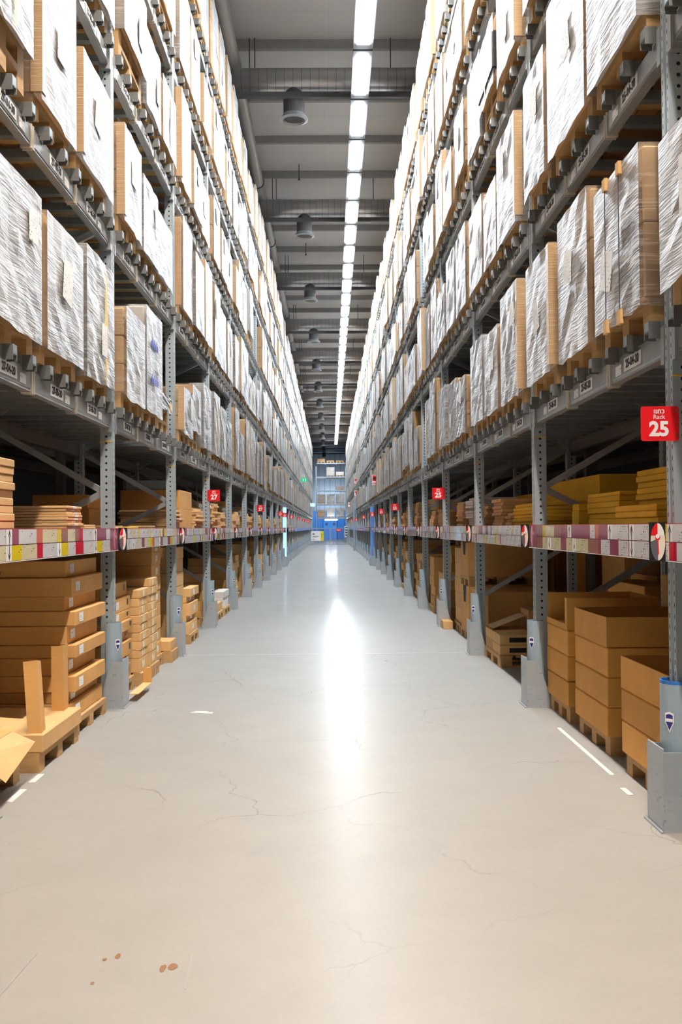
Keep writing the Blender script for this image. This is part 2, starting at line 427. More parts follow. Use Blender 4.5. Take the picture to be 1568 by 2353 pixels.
struct('wall_front', G().box(-WX, WX, YB - .2, YB, 0, HCEIL).mesh('wall', M['wallg']))
struct('wall_back', G().box(-WX, WX, YE, YE + .2, 3.2, HCEIL).box(-WX, WX, YE - .02, YE + .2, 0, 3.2, 1).mesh('wall', [M['clad'], M['cladb']]))
# white tape lines along the pallet bays
def tape(n, x0, x1, y0, y1):
    struct('trim_%d' % n, G().box(x0, x1, y0, y1, 0.0005, .002).mesh('floor_line', M['tape']))
nt = 1
for (x0, x1, y0, y1) in ((1.48, 1.505, 5.1, 6.3), (1.455, 1.485, 4.72, 4.85), (-1.60, -1.565, 4.72, 4.95), (-1.60, -1.565, 5.08, 5.25)):
    tape(nt, x0, x1, y0, y1); nt += 1
# stains, scuffs
def blob(n, cx, cy, rx, ry, mat, seed):
    r = random.Random(seed); g = G()
    g.poly([(cx + rx * (1 + .35 * (r.random() - .5)) * math.cos(2 * PI * i / 14), cy + ry * (1 + .35 * (r.random() - .5)) * math.sin(2 * PI * i / 14), .0012) for i in range(14)])
    return struct(n, g.mesh(n, M[mat]), fl)
def fpt(px, py):
    y = HC * 2200 / (py - 1212); return ((px - 759) * y / 2200, y)
for i, (px, py, rx, ry) in enumerate(((393, 2209, .014, .022), (370, 2213, .010, .026), (268, 2184, .008, .02), (238, 2191, .007, .01), (210, 2244, .006, .008))):
    x, y = fpt(px, py); blob('stain', x, y, rx, ry, 'stain', i)
for px, py, qx, qy in ((335, 2010, 306, 2045), (0, 2268, 84, 2174), (437, 2180, 420, 2260)):
    a = fpt(px, py); b = fpt(qx, qy)
    struct('scuff_mark', G().barbox((*a, .0006), (*b, .0006), .006, .0006).mesh('scuff', plain('scuff_%d' % px, (.30, .26, .25), .5)), fl)
x, y = fpt(460, 1635)
g = G(); g.poly([(x - .085, y + .03, .002), (x + .08, y - .015, .002), (x + .085, y + .035, .003), (x - .06, y + .06, .002)])
g.poly([(x - .06, y + .055, .002), (x + .03, y + .04, .003), (x + .05, y + .06, .005), (x - .05, y + .085, .002)])
tag(ob('tape_scrap', g.mesh('tape_scrap', M['tape'])), 'torn white tape scrap lying on the grey floor left of centre', 'tape')

# ------------------------------------------------------------------ ceiling services
LH = HC + 7.7
def light_proto(mat):
    t = thing('ceiling_light', '', 'light')
    ob('housing', G().box(-.16, .16, -.86, .86, .03, .11).mesh('housing', M['diff']), t)
    ob('tube', G().box(-.10, .10, -.66, .66, 0, .03).mesh('tube', M[mat]), t)
    rm = cached(('lrod',), lambda: G().tube((0, 0, .11), (0, 0, HCEIL - LH - .0), .008, 6).mesh('hanger_rod', M['diff']))
    for y in (-.6, .6): ob('hanger_rod', rm, t, (0, y, 0))
    return t
pc = light_proto('lamp'); pw = light_proto('lampw')
used = {'c': False, 'w': False}
vis = 0
for k in range(-13, 41):
    y = 16.28 + 1.787 * k
    key = 'w' if k < -4 else 'c'; p = pw if key == 'w' else pc
    x = .59
    if not used[key]: o = p; used[key] = True; o.location = (x, y, LH)
    else: o = dup(p, (x, y, LH))
    if y > 13.8:
        vis += 1; o['label'] = 'white fluorescent ceiling fitting in the long strip, %s from the top of the photo' % ORD[vis - 1] if vis <= 32 else 'far white fluorescent ceiling fitting in the strip, %s before its far end' % ORD[40 - k]
    else:
        o['label'] = 'white fluorescent ceiling fitting of the strip overhead, behind the top edge of the photo'
    o['group'] = 'ceiling strip lights' if y > 13.8 else 'strip lights above the frame'
DH = HC + 8.35
duct = thing('ventilation_duct', '', 'duct')
ob('duct_pipe', G().tube((-WX, 0, 0), (WX, 0, 0), .26, 24).mesh('duct_pipe', M['duct'], smooth=True), duct)
d = ob('diffuser', G().tube((-.62, 0, -.05), (-.62, 0, -.68), .2, 20).mesh('diffuser', M['diff'], smooth=False), duct)
g = G(); n = 24
for (r0, z0, r1, z1) in ((.27, -.70, .20, -.60), (.27, -.70, .21, -.72), (.21, -.72, .19, -.66)):
    for i in range(n):
        a, b = 2 * PI * i / n, 2 * PI * (i + 1) / n
        g.poly([(-.62 + r0 * math.cos(a), r0 * math.sin(a), z0), (-.62 + r0 * math.cos(b), r0 * math.sin(b), z0), (-.62 + r1 * math.cos(b), r1 * math.sin(b), z1), (-.62 + r1 * math.cos(a), r1 * math.sin(a), z1)])
ob('flange', g.mesh('flange', M['steel']), d)
rm = G().tube((0, 0, .25), (0, 0, HCEIL - DH), .01, 6).mesh('hanger_rod', M['diff'])
for x in (-1.45, -1.35, 1.2): ob('hanger_rod', rm, duct, (x, 0, 0))
ob('cable_tray', G().box(-WX, WX, -.30, -.22, -.40, -.30).mesh('cable_tray', M['diff']), duct)
for k in range(13):
    y = 17.85 + 7.17 * k
    o = duct if k == 0 else dup(duct)
    o.location = (0, y, DH); o['group'] = 'round ducts across the ceiling'
    o['label'] = 'round metal ceiling duct with drum outlet, %s from the camera' % ORD[k]
pp = thing('ceiling_pipe', 'long grey pipe running along the ceiling above the left rack', 'pipe', (-1.78, 0, HC + 8.79))
ob('pipe_run', G().tube((0, YB, 0), (0, YE, 0), .15, 20).mesh('pipe_run', M['pipe'], smooth=True), pp)
me = G().tube((0, 0, 0), (0, .03, 0), .17, 20).tube((0, .015, .15), (0, .015, .40), .008, 6).mesh('pipe_clamp', M['diff'])
for k in range(18): ob('pipe_clamp', me, pp, (0, 14 + 5.1 * k, 0))
sp = thing('sprinkler', '', 'sprinkler')
ob('drop_pipe', G().tube((0, 0, -.35), (0, 0, 0), .012, 8).mesh('drop_pipe', M['diff']), sp)
ob('head', G().tube((0, 0, -.40), (0, 0, -.35), .035, 10, r1=.015).mesh('head', M['diff']), sp)
for k, (x, y) in enumerate(((-.72, 18.7), (-.72, 23.1), (-.72, 29.8), (-.72, 34.3), (-.72, 41.0), (-.72, 48.0))):
    o = sp if k == 0 else dup(sp)
    o.location = (x, y + 1.0, HCEIL); o['label'] = 'small dark ceiling sprinkler beside the light strip, %s from the camera' % ORD[k]; o['group'] = 'ceiling sprinklers'

# ------------------------------------------------------------------ racking
def post_mesh(s):
    def mk():
        # hat section, aisle face grooved; local origin at post centre line
        P = [(-.045, -.045), (-.045, -.018), (-.033, -.012), (-.033, .012), (-.045, .018), (-.045, .045), (.045, .045), (.045, -.045)]
        P = [(x * s, y) for x, y in P]
        return G().prism(P, 2, 0, 8.75).mesh('post', M['post'])
    return cached(('post', s), mk)
def upright(s, n):
    y = U0[s] + BAY * n; xf = XF[s]
    def mk():
        t = thing('rack_upright', '', 'rack upright')
        ob('front_post', post_mesh(s), t, (s * (xf + .045), 0, 0))
        ob('rear_post', post_mesh(s), t, (s * (xf + DEP - .045), 0, 0))
        a, b = s * (xf + .09), s * (xf + DEP - .09)
        for i in range(8):
            z = .62 + i * 1.0
            ob('brace', G().barbox((a, 0, z), (b, 0, z + .5), .035, .045).mesh('brace', M['steel']), t)
            if z + .5 < 8.3: ob('brace', G().barbox((b, 0, z + .55), (a, 0, z + .98), .035, .045).mesh('brace', M['steel']), t)
        me = text = None
        ob('depth_mark', G().box(s * (xf - .002), s * (xf + .093), -.048, -.046, 1.985, 1.991).mesh('depth_mark', M['strap']), t)
        return t
    k = ('upright', s)
    o = CACHE.get(k)
    if o is None: o = CACHE[k] = mk()
    else: o = dup(o)
    o.location = (0, y, 0)
    kk = n if s < 0 else n - 1
    o['group'] = 'rack uprights, %s row' % SIDE[s]
    o['label'] = ('perforated grey steel rack upright on the %s, %s in view from the camera' % (SIDE[s], ORD[kk - (1 if s < 0 else 0)])) if (kk >= 1 or s > 0 and kk >= 0) else 'perforated grey rack upright on the %s, beside the camera outside the frame' % SIDE[s]
    return o
def guard(s, n):
    y = U0[s] + BAY * n; xf = XF[s]
    def mk():
        t = thing('upright_guard', '', 'rack guard')
        g = G(); n_ = 18; ro, ri = .076, .070; cx = .02
        pts = []
        for r, rng in ((ro, range(n_ + 1)), (ri, range(n_, -1, -1))):
            for i in rng:
                a = PI - 1.95 + 3.9 * i / n_
                pts.append((s * (cx + r * math.cos(a)), r * math.sin(a)))
        g.prism(pts, 2, .0, .63); sl = ob('sleeve', g.mesh('sleeve', M['guard']), t)
        gb = G(); a = PI + s * .95 * 1
        # shield badge on the face towards the camera and the aisle
        ang = PI + .75
        c = Vector((s * (cx + .0775 * math.cos(ang)), .0775 * math.sin(ang), .47)); tn = Vector((-s * math.sin(ang), math.cos(ang), 0)); nn = Vector((s * math.cos(ang), math.sin(ang), 0))
        for sc, m, off in ((1, 0, 0), (.78, 1, .001)):
            gb.poly([c + nn * off + tn * px * sc + Vector((0, 0, pz * sc)) for px, pz in ((-.02, .035), (0, .042), (.02, .035), (.021, -.005), (.0, -.05), (-.021, -.005))], m)
        gb.poly([c + nn * .002 + tn * px + Vector((0, 0, pz)) for px, pz in ((-.016, .012), (.016, .012), (.016, -.002), (-.016, -.002))], 0)
        ob('badge', gb.mesh('badge', [M['white'], M['badge']]), sl)
        x0 = s * (-.085)
        d = G(); th = .006
        d.box(x0, x0 + s * th, -.10, .10, 0, .36)
        d.prism([(x0, 0), (s * .10, 0), (s * .10, .05), (s * -.005, .345), (x0, .345)], 1, -.106, -.10)
        d.prism([(x0, 0), (s * .10, 0), (s * .10, .05), (s * -.005, .345), (x0, .345)], 1, .10, .106)
        ob('deflector', d.mesh('deflector', M['scuff']), t)
        ob('foot_plate', G().box(s * -.10, s * -.088, -.115, .115, 0, .008).mesh('foot_plate', M['steel']), t)
        return t
    k = ('guard', s); o = CACHE.get(k)
    if o is None: o = CACHE[k] = mk()
    else: o = dup(o)
    o.location = (s * xf, y, 0)
    kk = n if s < 0 else n - 1
    kk -= 1 if s < 0 else 0
    o['group'] = 'upright guards, %s row' % SIDE[s]
    o['label'] = 'blue-grey steel guard at the foot of the %s rack upright in view on the %s' % (ORD[kk], SIDE[s]) if kk >= 0 else 'blue-grey steel guard at the %s rack foot beside the camera' % SIDE[s]
    return o
LY0, LY1 = .05, BAY - .05
def beam_geo(s, front=True):
    g = G(); xf = XF[s]
    x0 = xf + .012 if front else xf + DEP - .062
    P = [(x0, 0), (x0 + .05, 0), (x0 + .05, BH), (x0 + .006, BH), (x0 + .006, BH - .012), (x0, BH - .02), (x0, .02), (x0 + .006, .014)]
    g.prism([(s * x, z) for x, z in P], 1, LY0, LY1)
    xa = x0 - .016 if front else x0
    for ya in (LY0, LY1 - .04): g.box(s * xa, s * (x0 + .05), ya, ya + .04, -.035, BH + .012)
    return g
NBAR = 9
BARY = [.16 + i * (BAY - .32) / (NBAR - 1) for i in range(NBAR)]
def bar_geo(s):
    g = G(); xf = XF[s]; w = .062
    x0, x1 = s * (xf - .045), s * (xf + DEP - .03)
    g.box(x0 + s * .001, x1, -w / 2, w / 2, 0, BARH, 0)
    g.box(x0, x0 + s * .0009, -w / 2 + .006, w / 2 - .006, .006, BARH - .006, 1)
    # bracket hanging over the beam front
    g.box(s * (xf - .045), s * (xf + .010), w / 2, w / 2 + .004, -.03, BARH, 2)
    g.box(s * (xf - .045), s * (xf + .010), -w / 2 - .004, -w / 2, -.03, BARH, 2)
    return g
def rack_level(s, b, lv, near):
    xf = XF[s]; y0 = U0[s] + BAY * b; z = BEAM[lv]
    key = ('lvl', s, near); o = CACHE.get(key)
    if o is None:
        if near:
            o = thing('rack_level', '', 'rack level')
            fb = ob('front_beam', cached(('fb', s), lambda: beam_geo(s).mesh('front_beam', M['steel'])), o)
            ob('rear_beam', cached(('rb', s), lambda: beam_geo(s, False).mesh('rear_beam', M['steeld'])), o)
            bm_ = cached(('bar', s), lambda: bar_geo(s).mesh('support_bar', [M['bar'], M['bar'], M['steeld']]))
            for y in BARY: ob('support_bar', bm_, o, (0, y, BH))
            tm = cached(('tie', s), lambda: G().prism([(s * (xf + .004), -.012), (s * (xf + .068), -.012), (s * (xf + .068), BH - .004), (s * (xf + .004), BH - .004)], 1, -.006, .006, cap=True).prism(
                [(s * (xf + .004), -.012), (s * (xf + .068), -.012), (s * (xf + .068), BH - .004), (s * (xf + .004), BH - .004)], 1, .03, .042).mesh('beam_tie', M['tie']))
            for y in (.92, 1.82): ob('beam_tie', tm, fb, (0, y, 0))
        else:
            g = beam_geo(s); g2 = beam_geo(s, False); bse = len(g.v)
            g.v += g2.v; g.f += [tuple(i + bse for i in f) for f in g2.f]; g.m += g2.m
            for y in BARY:
                g.box(s * (xf - .045), s * (xf + DEP - .03), y - .031, y + .031, BH, BH + BARH, 1)
            o = ob('rack_level', g.mesh('rack_level', [M['steel'], M['bar']])); o['category'] = 'rack level'
        CACHE[key] = o
    else: o = dup(o)
    o.location = (0, y0, z)
    kb = b if s < 0 else b - 1
    o['group'] = 'rack levels, %s row' % SIDE[s]
    o['label'] = ('grey rack level with support bars, %s row, %s up, %s bay' % (SIDE[s], ORD[lv], ORD[kb])) if kb >= 0 else 'grey rack level in the right row beside the camera, %s up, cut by the frame' % ORD[lv]
    return o
NEARB = 9
LEVELS = {}
for s in (-1, 1):
    for n in range(NB[s] + 1):
        upright(s, n); gd = guard(s, n)
        if (s, n) == (1, 1):
            pts = [(s * (.02 + r * math.cos(PI - 1.95 + 3.9 * i / 18)), r * math.sin(PI - 1.95 + 3.9 * i / 18)) for r, rng in ((.0765, range(19)), (.0695, range(18, -1, -1))) for i in rng]
            ob('rim_cap', G().prism(pts, 2, 0, .014).mesh('rim_cap', M['blue']), gd, (0, 0, .6302))
    for b in range(NB[s]):
        for lv in range(5):
            LEVELS[s, b, lv] = rack_level(s, b, lv, b < NEARB)
# location plates on the beams
plate_me = {}
for s in (-1, 1):
    plate_me[s] = G().box(0, s * .0015, -.135, .135, -.034, .034).mesh('location_plate', M['white'])
    bc = G().box(0, s * .0015, -.05, .05, -.026, .026)
    bars = bc.mesh('barcode_tag', M['paper']); plate_me[s, 'b'] = bars
for s, row in ((-1, 27), (1, 25)):
    for b in range(0 if s < 0 else 1, 6):
        for lv in range(3):
            L = LEVELS[s, b, lv]; fb = [c for c in L.children if c.name.startswith('front_beam')][0]
            for i in range(3):
                kb = b if s < 0 else b - 1
                num = 4 + 3 * kb + ((i if s > 0 else i))
                yy = (.54, 1.41, 2.26)[i]
                x = s * (XF[s] + .009)
                p = ob('location_plate', plate_me[s], fb, (x, yy, BH * .52))
                tx = text_mesh('%d-%02d-%d0' % (row, num, lv + 2), .06, M['ink'], .0016)
                q = ob('lettering', tx, None, (x - s * .0016, yy, BH * .52)); q.parent = fb; q.name = 'plate_lettering'
                q.rotation_euler = aisle_rot(s); q.scale = (.95, 1, 1)
                ob('barcode_tag', plate_me[s, 'b'], fb, (x, yy + .23, BH * .42))

# ------------------------------------------------------------------ pallets and wrapped loads
def pallet_geo(s, d, w, h=.125):
    """d deep (from the aisle), w along the aisle; local x from 0 away from the aisle"""
    g = G(); th = .018
    for i in range(3):
        y0 = (0, w / 2 - .05, w - .10)[i]
        for j in range(3):
            x0 = (0, d / 2 - .06, d - .12)[j]
            g.box(s * x0, s * (x0 + .12), y0, y0 + .10, th, h - 2 * th)
        g.box(0, s * d, y0, y0 + .10, 0, th)
    for j in range(3):
        x0 = (0, d / 2 - .06, d - .12)[j]; g.box(s * x0, s * (x0 + .12), 0, w, h - 2 * th, h - th)
    n = max(5, int(d / .15)); sw = d / n
    for j in range(n): g.box(s * (j * sw), s * (j * sw + sw * .8), 0, w, h - th, h)
    return g
def film_geo(s, d, w, h, seed, skirt=.05):
    """thin crumpled skin around the load: four walls and a top"""
    r = random.Random(seed); g = G(); e = .010; NX, NY, NZ = 5, 6, 9
    ring = []
    def col(x, y):
        out = []
        for k in range(NZ + 1):
            z = -skirt + (h + skirt + .006) * k / NZ
            if k == 0: z += r.uniform(-.02, .02)
            out.append((x, y, z))
        return out
    path = [(i / NX, 0) for i in range(NX)] + [(1, j / NY) for j in range(NY)] + [(1 - i / NX, 1) for i in range(NX)] + [(0, 1 - j / NY) for j in range(NY)]
    rows = []
    for (u, v) in path:
        corner = (u in (0, 1) and v in (0, 1))
        c = []
        for k in range(NZ + 1):
            j = 0 if corner else r.uniform(-.003, .008)
            if corner: j = .001
            x = -e + u * (d + 2 * e); y = -e + v * (w + 2 * e)
            if u == 0: x -= j
            elif u == 1: x += j
            if v == 0: y -= j
            elif v == 1: y += j
            z = -skirt + (h + skirt + .006) * k / NZ
            if k == 0: z += r.uniform(-.012, .014)
            c.append((s * x, y, z))
        rows.append(c)
    b = len(g.v); n = len(path)
    for c in rows: g.v += c
    for i in range(n):
        j = (i + 1) % n
        for k in range(NZ):
            g.f.append((b + i * (NZ + 1) + k, b + j * (NZ + 1) + k, b + j * (NZ + 1) + k + 1, b + i * (NZ + 1) + k + 1)); g.m.append(0)
    g.f.append(tuple(b + i * (NZ + 1) + NZ for i in range(n))); g.m.append(0)
    return g
PH = .125
STYLE = {   # carton colour, tiers, columns along the aisle, film, words
    'brown': ('cardl', 3, 1, 'wrapb', 'brown'), 'brown2': ('cardm', 2, 1, 'wrapa', 'tan'), 'white': ('cardw', 2, 2, 'wrapc', 'white'),
    'grey': ('cardw', 1, 1, 'wrapa', 'pale grey'), 'silver': ('cardl', 2, 1, 'wrapd', 'silvery'), 'mixed': ('cardm', 4, 2, 'wrapd', 'crinkled'),
    'tall': ('cardl', 1, 1, 'wrapb', 'streaky'), 'pale': ('cardl', 2, 1, 'wrapc', 'cream')}
def make_load(s, d, w, h, style, seed, extras=(), full=True):
    """h is the height over the pallet; origin at the aisle corner nearest the camera, on the bars"""
    r = random.Random(seed); ck, tiers, cols, fk, _ = STYLE[style]
    t = thing('wrapped_pallet_load', '', 'pallet load')
    w = round(w, 2); h = round(h, 2)
    ob('pallet', cached(('pal', s, d, w), lambda: pallet_geo(s, d - .06, w).mesh('pallet', M['wood'])), t, (s * .04, 0, 0))
    if 'double' in extras:
        ob('pallet', cached(('pal', s, d, w), lambda: None), t, (s * .04, 0, PH)); base = 2 * PH
    else: base = PH
    ch = (h - .002) / tiers; cw = w / cols
    for i in range(tiers):
        for j in range(cols):
            jx = r.uniform(0, .006)
            hh = round(ch - .003, 3); cww = round(cw - .006, 3)
            ob('carton', carton_mesh(round(d - .03, 2), cww, hh, ck, .008), t, (s * (d / 2), cw * (j + .5), base + ch * i))
    f = ob('stretch_film', cached(('film', s, d, w, h, fk, seed % 3), lambda: film_geo(s, d, w, h, seed).mesh('stretch_film', M[fk])), t, (0, 0, base))
    if full:
        xo = -s * .0205
        if r.random() < .62 or 'label' in extras:
            lw, lh = r.uniform(.12, .2), r.uniform(.16, .26); y = r.uniform(.08, w - lw - .05); z = base + h * r.uniform(.3, .75)
            o = ob('label_sheet', G().box(0, -s * .002, 0, lw, -lh / 2, lh / 2).mesh('label_sheet', M['paper']), t, (xo, y, z))
            if r.random() < .3: o.rotation_euler = (r.uniform(-.3, .3), 0, 0)
        if 'yellow' in extras:
            y = w * r.uniform(.45, .75); g = G(); n = 10
            for k in range(n):
                z0, z1 = h * k / n, h * (k + 1) / n
                q = lambda z: .005 + .036 * math.sin(PI * z / h)
                g.poly([(0, -q(z0), z0), (0, q(z0), z0), (0, q(z1), z1), (0, -q(z1), z1)])
                
            ob('strap', g.mesh('strap', M['strap']), t, (xo, y, base - .04))
        if 'black' in extras:
            for y in (w * .36, w * .68):
                ob('strap', G().box(0, -s * .003, -.004, .004, -.06, h + .012).mesh('strap', M['strapk']), t, (xo, y, base))
                ob('edge_protector', G().box(s * .01, -s * .008, -.03, .03, -.05, .02).mesh('edge_protector', M['card2']), t, (xo, y, base - .02))
                ob('edge_protector', G().box(s * .01, -s * .008, -.025, .025, h - .05, h + .014).mesh('edge_protector', M['card2']), t, (xo, y, base))
        if 'corner' in extras:
            ob('corner_board', G().box(-s * .014, s * .05, -.016, -.013, .0, h).box(-s * .017, -s * .014, -.016, .05, 0, h).mesh('corner_board', M['cardf']), t, (0, 0, base))
        if 'print' in extras:
            g = G()
            for z in (.25, .62):
                for k in range(7): g.box(0, -s * .001, .1 + k * .05, .13 + k * .05, h * z, h * z + .09 * (.6 + .4 * (k % 2)))
            ob('print', g.mesh('print', M['print_blue']), t, (xo, .05, base))
        if 'band' in extras:
            ob('black_film', G().box(-s * .022, s * (d + .02), -.022, w + .022, h * .12, h * .72).mesh('black_film', M['filmk'], bevel=.01, seg=2), t, (0, 0, base))
    return t
LOADS = []
def put_load(t, s, b, lv, y, slot, words, xoff=0):
    t.location = (s * (XF[s] - .05 + xoff), y, BEAM[lv] + BH + BARH)
    kb = b if s < 0 else b - 1
    if kb >= 0:
        t['label'] = '%s wrapped pallet load, %s rack level %s, %s bay, %s' % (words, SIDE[s], ('one', 'two', 'three', 'four', 'five')[lv], ORD[kb], slot)
    else:
        t['label'] = '%s wrapped pallet load at the right edge, level %s, cut by the frame' % (words, ('one', 'two', 'three', 'four', 'five')[lv])
    t['group'] = 'wrapped pallet loads on the racks'
    LOADS.append(t); return t
SL = ('near slot', 'middle slot', 'far slot')
# hand-placed loads: (side, bay, level, y0, y1, top height above floor, style, extras)
HAND = [
 (-1, 0, 0, 4.45, 5.24, 3.14, 'mixed', ('label',)), (-1, 0, 0, 5.37, 6.13, 3.12, 'tall', ('label',)), (-1, 0, 0, 6.27, 7.04, 3.20, 'white', ('yellow',)),
 (-1, 1, 0, 7.40, 8.12, 3.05, 'brown', ()), (-1, 1, 0, 8.20, 8.94, 3.25, 'grey', ('print',)), (-1, 1, 0, 9.02, 9.62, 2.62, 'brown2', ('yellow', 'double')),
 (-1, 1, 1, 7.36, 8.02, 4.47, 'mixed', ('corner',)), (-1, 1, 1, 8.13, 8.80, 4.36, 'white', ()), (-1, 1, 1, 8.88, 9.66, 4.30, 'grey', ()),
 (-1, 0, 1, 4.42, 5.07, 4.72, 'white', ('double', 'yellow')), (-1, 0, 1, 5.29, 6.00, 4.76, 'tall', ('corner',)), (-1, 0, 1, 6.14, 6.98, 4.44, 'grey', ('corner',)),
 (-1, 1, 2, 7.36, 8.25, 5.85, 'pale', ('double',)), (-1, 1, 2, 8.36, 9.05, 5.75, 'white', ()), (-1, 1, 2, 9.15, 9.9, 5.70, 'brown2', ('yellow',)),
 (-1, 2, 0, 10.25, 10.95, 2.85, 'brown', ('corner',)), (-1, 2, 0, 11.05, 11.75, 3.0, 'mixed', ('double', 'corner')), (-1, 2, 0, 12.0, 12.75, 3.15, 'white', ()),
 (-1, 3, 0, 13.1, 13.8, 3.2, 'white', ('yellow',)), (-1, 3, 0, 13.9, 14.6, 3.1, 'brown', ()), (-1, 3, 0, 14.75, 15.5, 3.0, 'silver', ()),
 (1, 0, 0, 3.30, 4.12, 2.98, 'tall', ()), (1, 0, 0, 2.35, 3.15, 3.0, 'brown', ()), (1, 0, 1, 3.3, 4.1, 4.5, 'white', ()),
 (1, 1, 0, 4.43, 5.16, 3.11, 'silver', ('black', 'label')), (1, 1, 0, 5.36, 6.03, 3.24, 'brown', ('label',)), (1, 1, 0, 6.26, 6.98, 3.19, 'tall', ('corner',)),
 (1, 2, 0, 7.36, 8.08, 3.24, 'grey', ('corner', 'label')), (1, 2, 0, 8.26, 8.98, 3.08, 'silver', ('label',)), (1, 2, 0, 9.06, 9.80, 3.15, 'grey', ()),
 (1, 1, 1, 4.42, 5.25, 4.74, 'white', ('label',)), (1, 1, 1, 5.36, 6.24, 4.72, 'brown', ()), (1, 1, 1, 6.36, 7.0, 4.56, 'tall', ('label',)),
 (1, 2, 1, 7.42, 8.2, 4.58, 'white', ('corner',)), (1, 2, 1, 8.3, 8.95, 4.40, 'brown', ()), (1, 2, 1, 9.05, 9.85, 4.5, 'silver', ()),
 (1, 2, 2, 7.34, 8.1, 5.9, 'tall', ('corner',)), (1, 2, 2, 8.25, 9.0, 5.80, 'brown2', ('yellow', 'double', 'band')), (1, 2, 2, 9.1, 9.85, 5.9, 'white', ()),
 (1, 3, 0, 10.2, 10.9, 2.95, 'mixed', ()), (1, 3, 0, 11.05, 11.75, 3.05, 'silver', ()), (1, 3, 0, 11.9, 12.6, 3.1, 'white', ()),
]
hand_keys = set()
cnt = {}
for i, (s, b, lv, y0, y1, top, st, ex) in enumerate(HAND):
    hand_keys.add((s, b, lv)); c = cnt.get((s, b, lv), 0); cnt[s, b, lv] = c + 1
    base = BEAM[lv] + BH + BARH + (2 * PH if 'double' in ex else PH)
    t = make_load(s, 1.0, y1 - y0, top - base, st, 100 + i, ex)
    w = STYLE[st][4] + (' strapped' if 'yellow' in ex else '')
    put_load(t, s, b, lv, y0, SL[c], w, R.uniform(-.012, .012))
# the rest from prototypes
PROTO = {}
for s in (-1, 1):
    for i, st in enumerate(('brown', 'brown2', 'white', 'grey', 'silver', 'mixed', 'tall', 'pale')):
        for v in range(3):
            ex = ()
            q = (i * 3 + v)
            if q in (4, 11, 19): ex = ('yellow',)
            if q in (2, 8, 15, 21): ex += ('corner',)
            if q in (9, 16): ex += ('double',)
            PROTO[s, q] = (st, round(.70 + .045 * v, 2), round((.97, .82, .62)[v] - (.14 if 'double' in ex else 0), 2), ex)
slots = []
for s in (-1, 1):
    for b in range(NB[s]):
        for lv in range(5):
            if (s, b, lv) in hand_keys: continue
            if s > 0 and b == 0 and lv > 2: continue
            for i in range(3):
                y0 = U0[s] + BAY * b + .12 + i * .89
                slots.append((math.hypot(y0, BEAM[lv] + .6 - HC, XF[s]), s, b, lv, i, y0))
slots.sort()
STUFFL = []
first = {}
rr = random.Random(5)
for n, (dist, s, b, lv, i, y0) in enumerate(slots):
    if rr.random() < .02: continue
    q = rr.randrange(24)
    if lv == 4 and rr.random() < .5: q = (0, 4, 12, 13, 18)[rr.randrange(5)]
    st, w, h, ex = PROTO[s, q]
    y = y0 + rr.uniform(0, .86 - w)
    if len(LOADS) < 300:
        kf = (s, q)
        if kf not in first: o = first[kf] = make_load(s, 1.0, w, h, st, 500 + q, ex)
        else: o = dup(first[kf])
        put_load(o, s, b, lv, y, SL[i], STYLE[st][4] + (' strapped' if 'yellow' in ex else ''), rr.uniform(-.02, .02))
    else: STUFFL.append((s, b, lv, y, w, h, st, ex))
# far loads past the three hundred nearest, and the back-to-back row behind: one body of stock
g = G(); rr = random.Random(9)
wm = {'wrapa': 2, 'wrapb': 2, 'wrapc': 3, 'wrapd': 3}
for (s, b, lv, y, w, h, st, ex) in STUFFL:
    z = BEAM[lv] + BH + BARH; x0 = XF[s] - .05 + rr.uniform(-.02, .02); d = 1.0
    for yy in (0, w / 2 - .05, w - .1): g.box(s * (x0 + .07), s * (x0 + .19), y + yy, y + yy + .1, z, z + .09, 0)
    g.box(s * (x0 + .07), s * (x0 + d), y, y + w, z + .09, z + PH, 0)
    m = {'cardl': 1, 'cardm': 1, 'cardw': 2}[STYLE[st][0]]
    g.box(s * (x0 + .02), s * (x0 + d), y + .0, y + w - .0, z + PH, z + PH + h, m)
    xs = x0 + .018
    g.box(s * xs, s * (xs - .012), y - .01, y + w + .01, z + PH - .04, z + PH + h + .01, 3)
    if 'yellow' in ex: g.box(s * (xs - .015), s * (xs - .013), y + w * .5 - .03, y + w * .5 + .03, z + PH, z + PH + h, 4)
far_wrap = wrap_film('stretch_film_far', .4, base=.75)
tag(ob('wrapped_pallet_load', g.mesh('far_loads', [M['wood'], M['cardl'], M['cardw'], far_wrap, M['strap']])),
    'hundreds of small wrapped pallet loads filling the far rack bays', 'pallet loads', 'wrapped pallet loads on the racks', 'stuff')
g = G()
for s in (-1, 1):
    for b in range(0, NB[s]):
        y = U0[s] + BAY * b
        for lv in range(-1, 5):
            for i in range(3):
                if rr.random() < .12: continue
                z = (BEAM[lv] + BH + BARH) if lv >= 0 else 0
                x0 = XF[s] + DEP + .22; h = rr.uniform(.6, 1.0)
                if lv < 0: h = rr.uniform(.8, 1.5)
                yy = y + .15 + i * .89; w = rr.uniform(.7, .8)
                g.box(s * x0, s * (x0 + .95), yy, yy + w, z, z + .12, 0); g.box(s * x0, s * (x0 + .95), yy, yy + w, z + .12, z + h, rr.choice((1, 1, 2)))
tag(ob('brown_carton', g.mesh('back_row', [M['wooddk'], M['card1'], M['card3']])), 'dim brown cartons stacked in the row behind the racks', 'cartons', None, 'stuff')
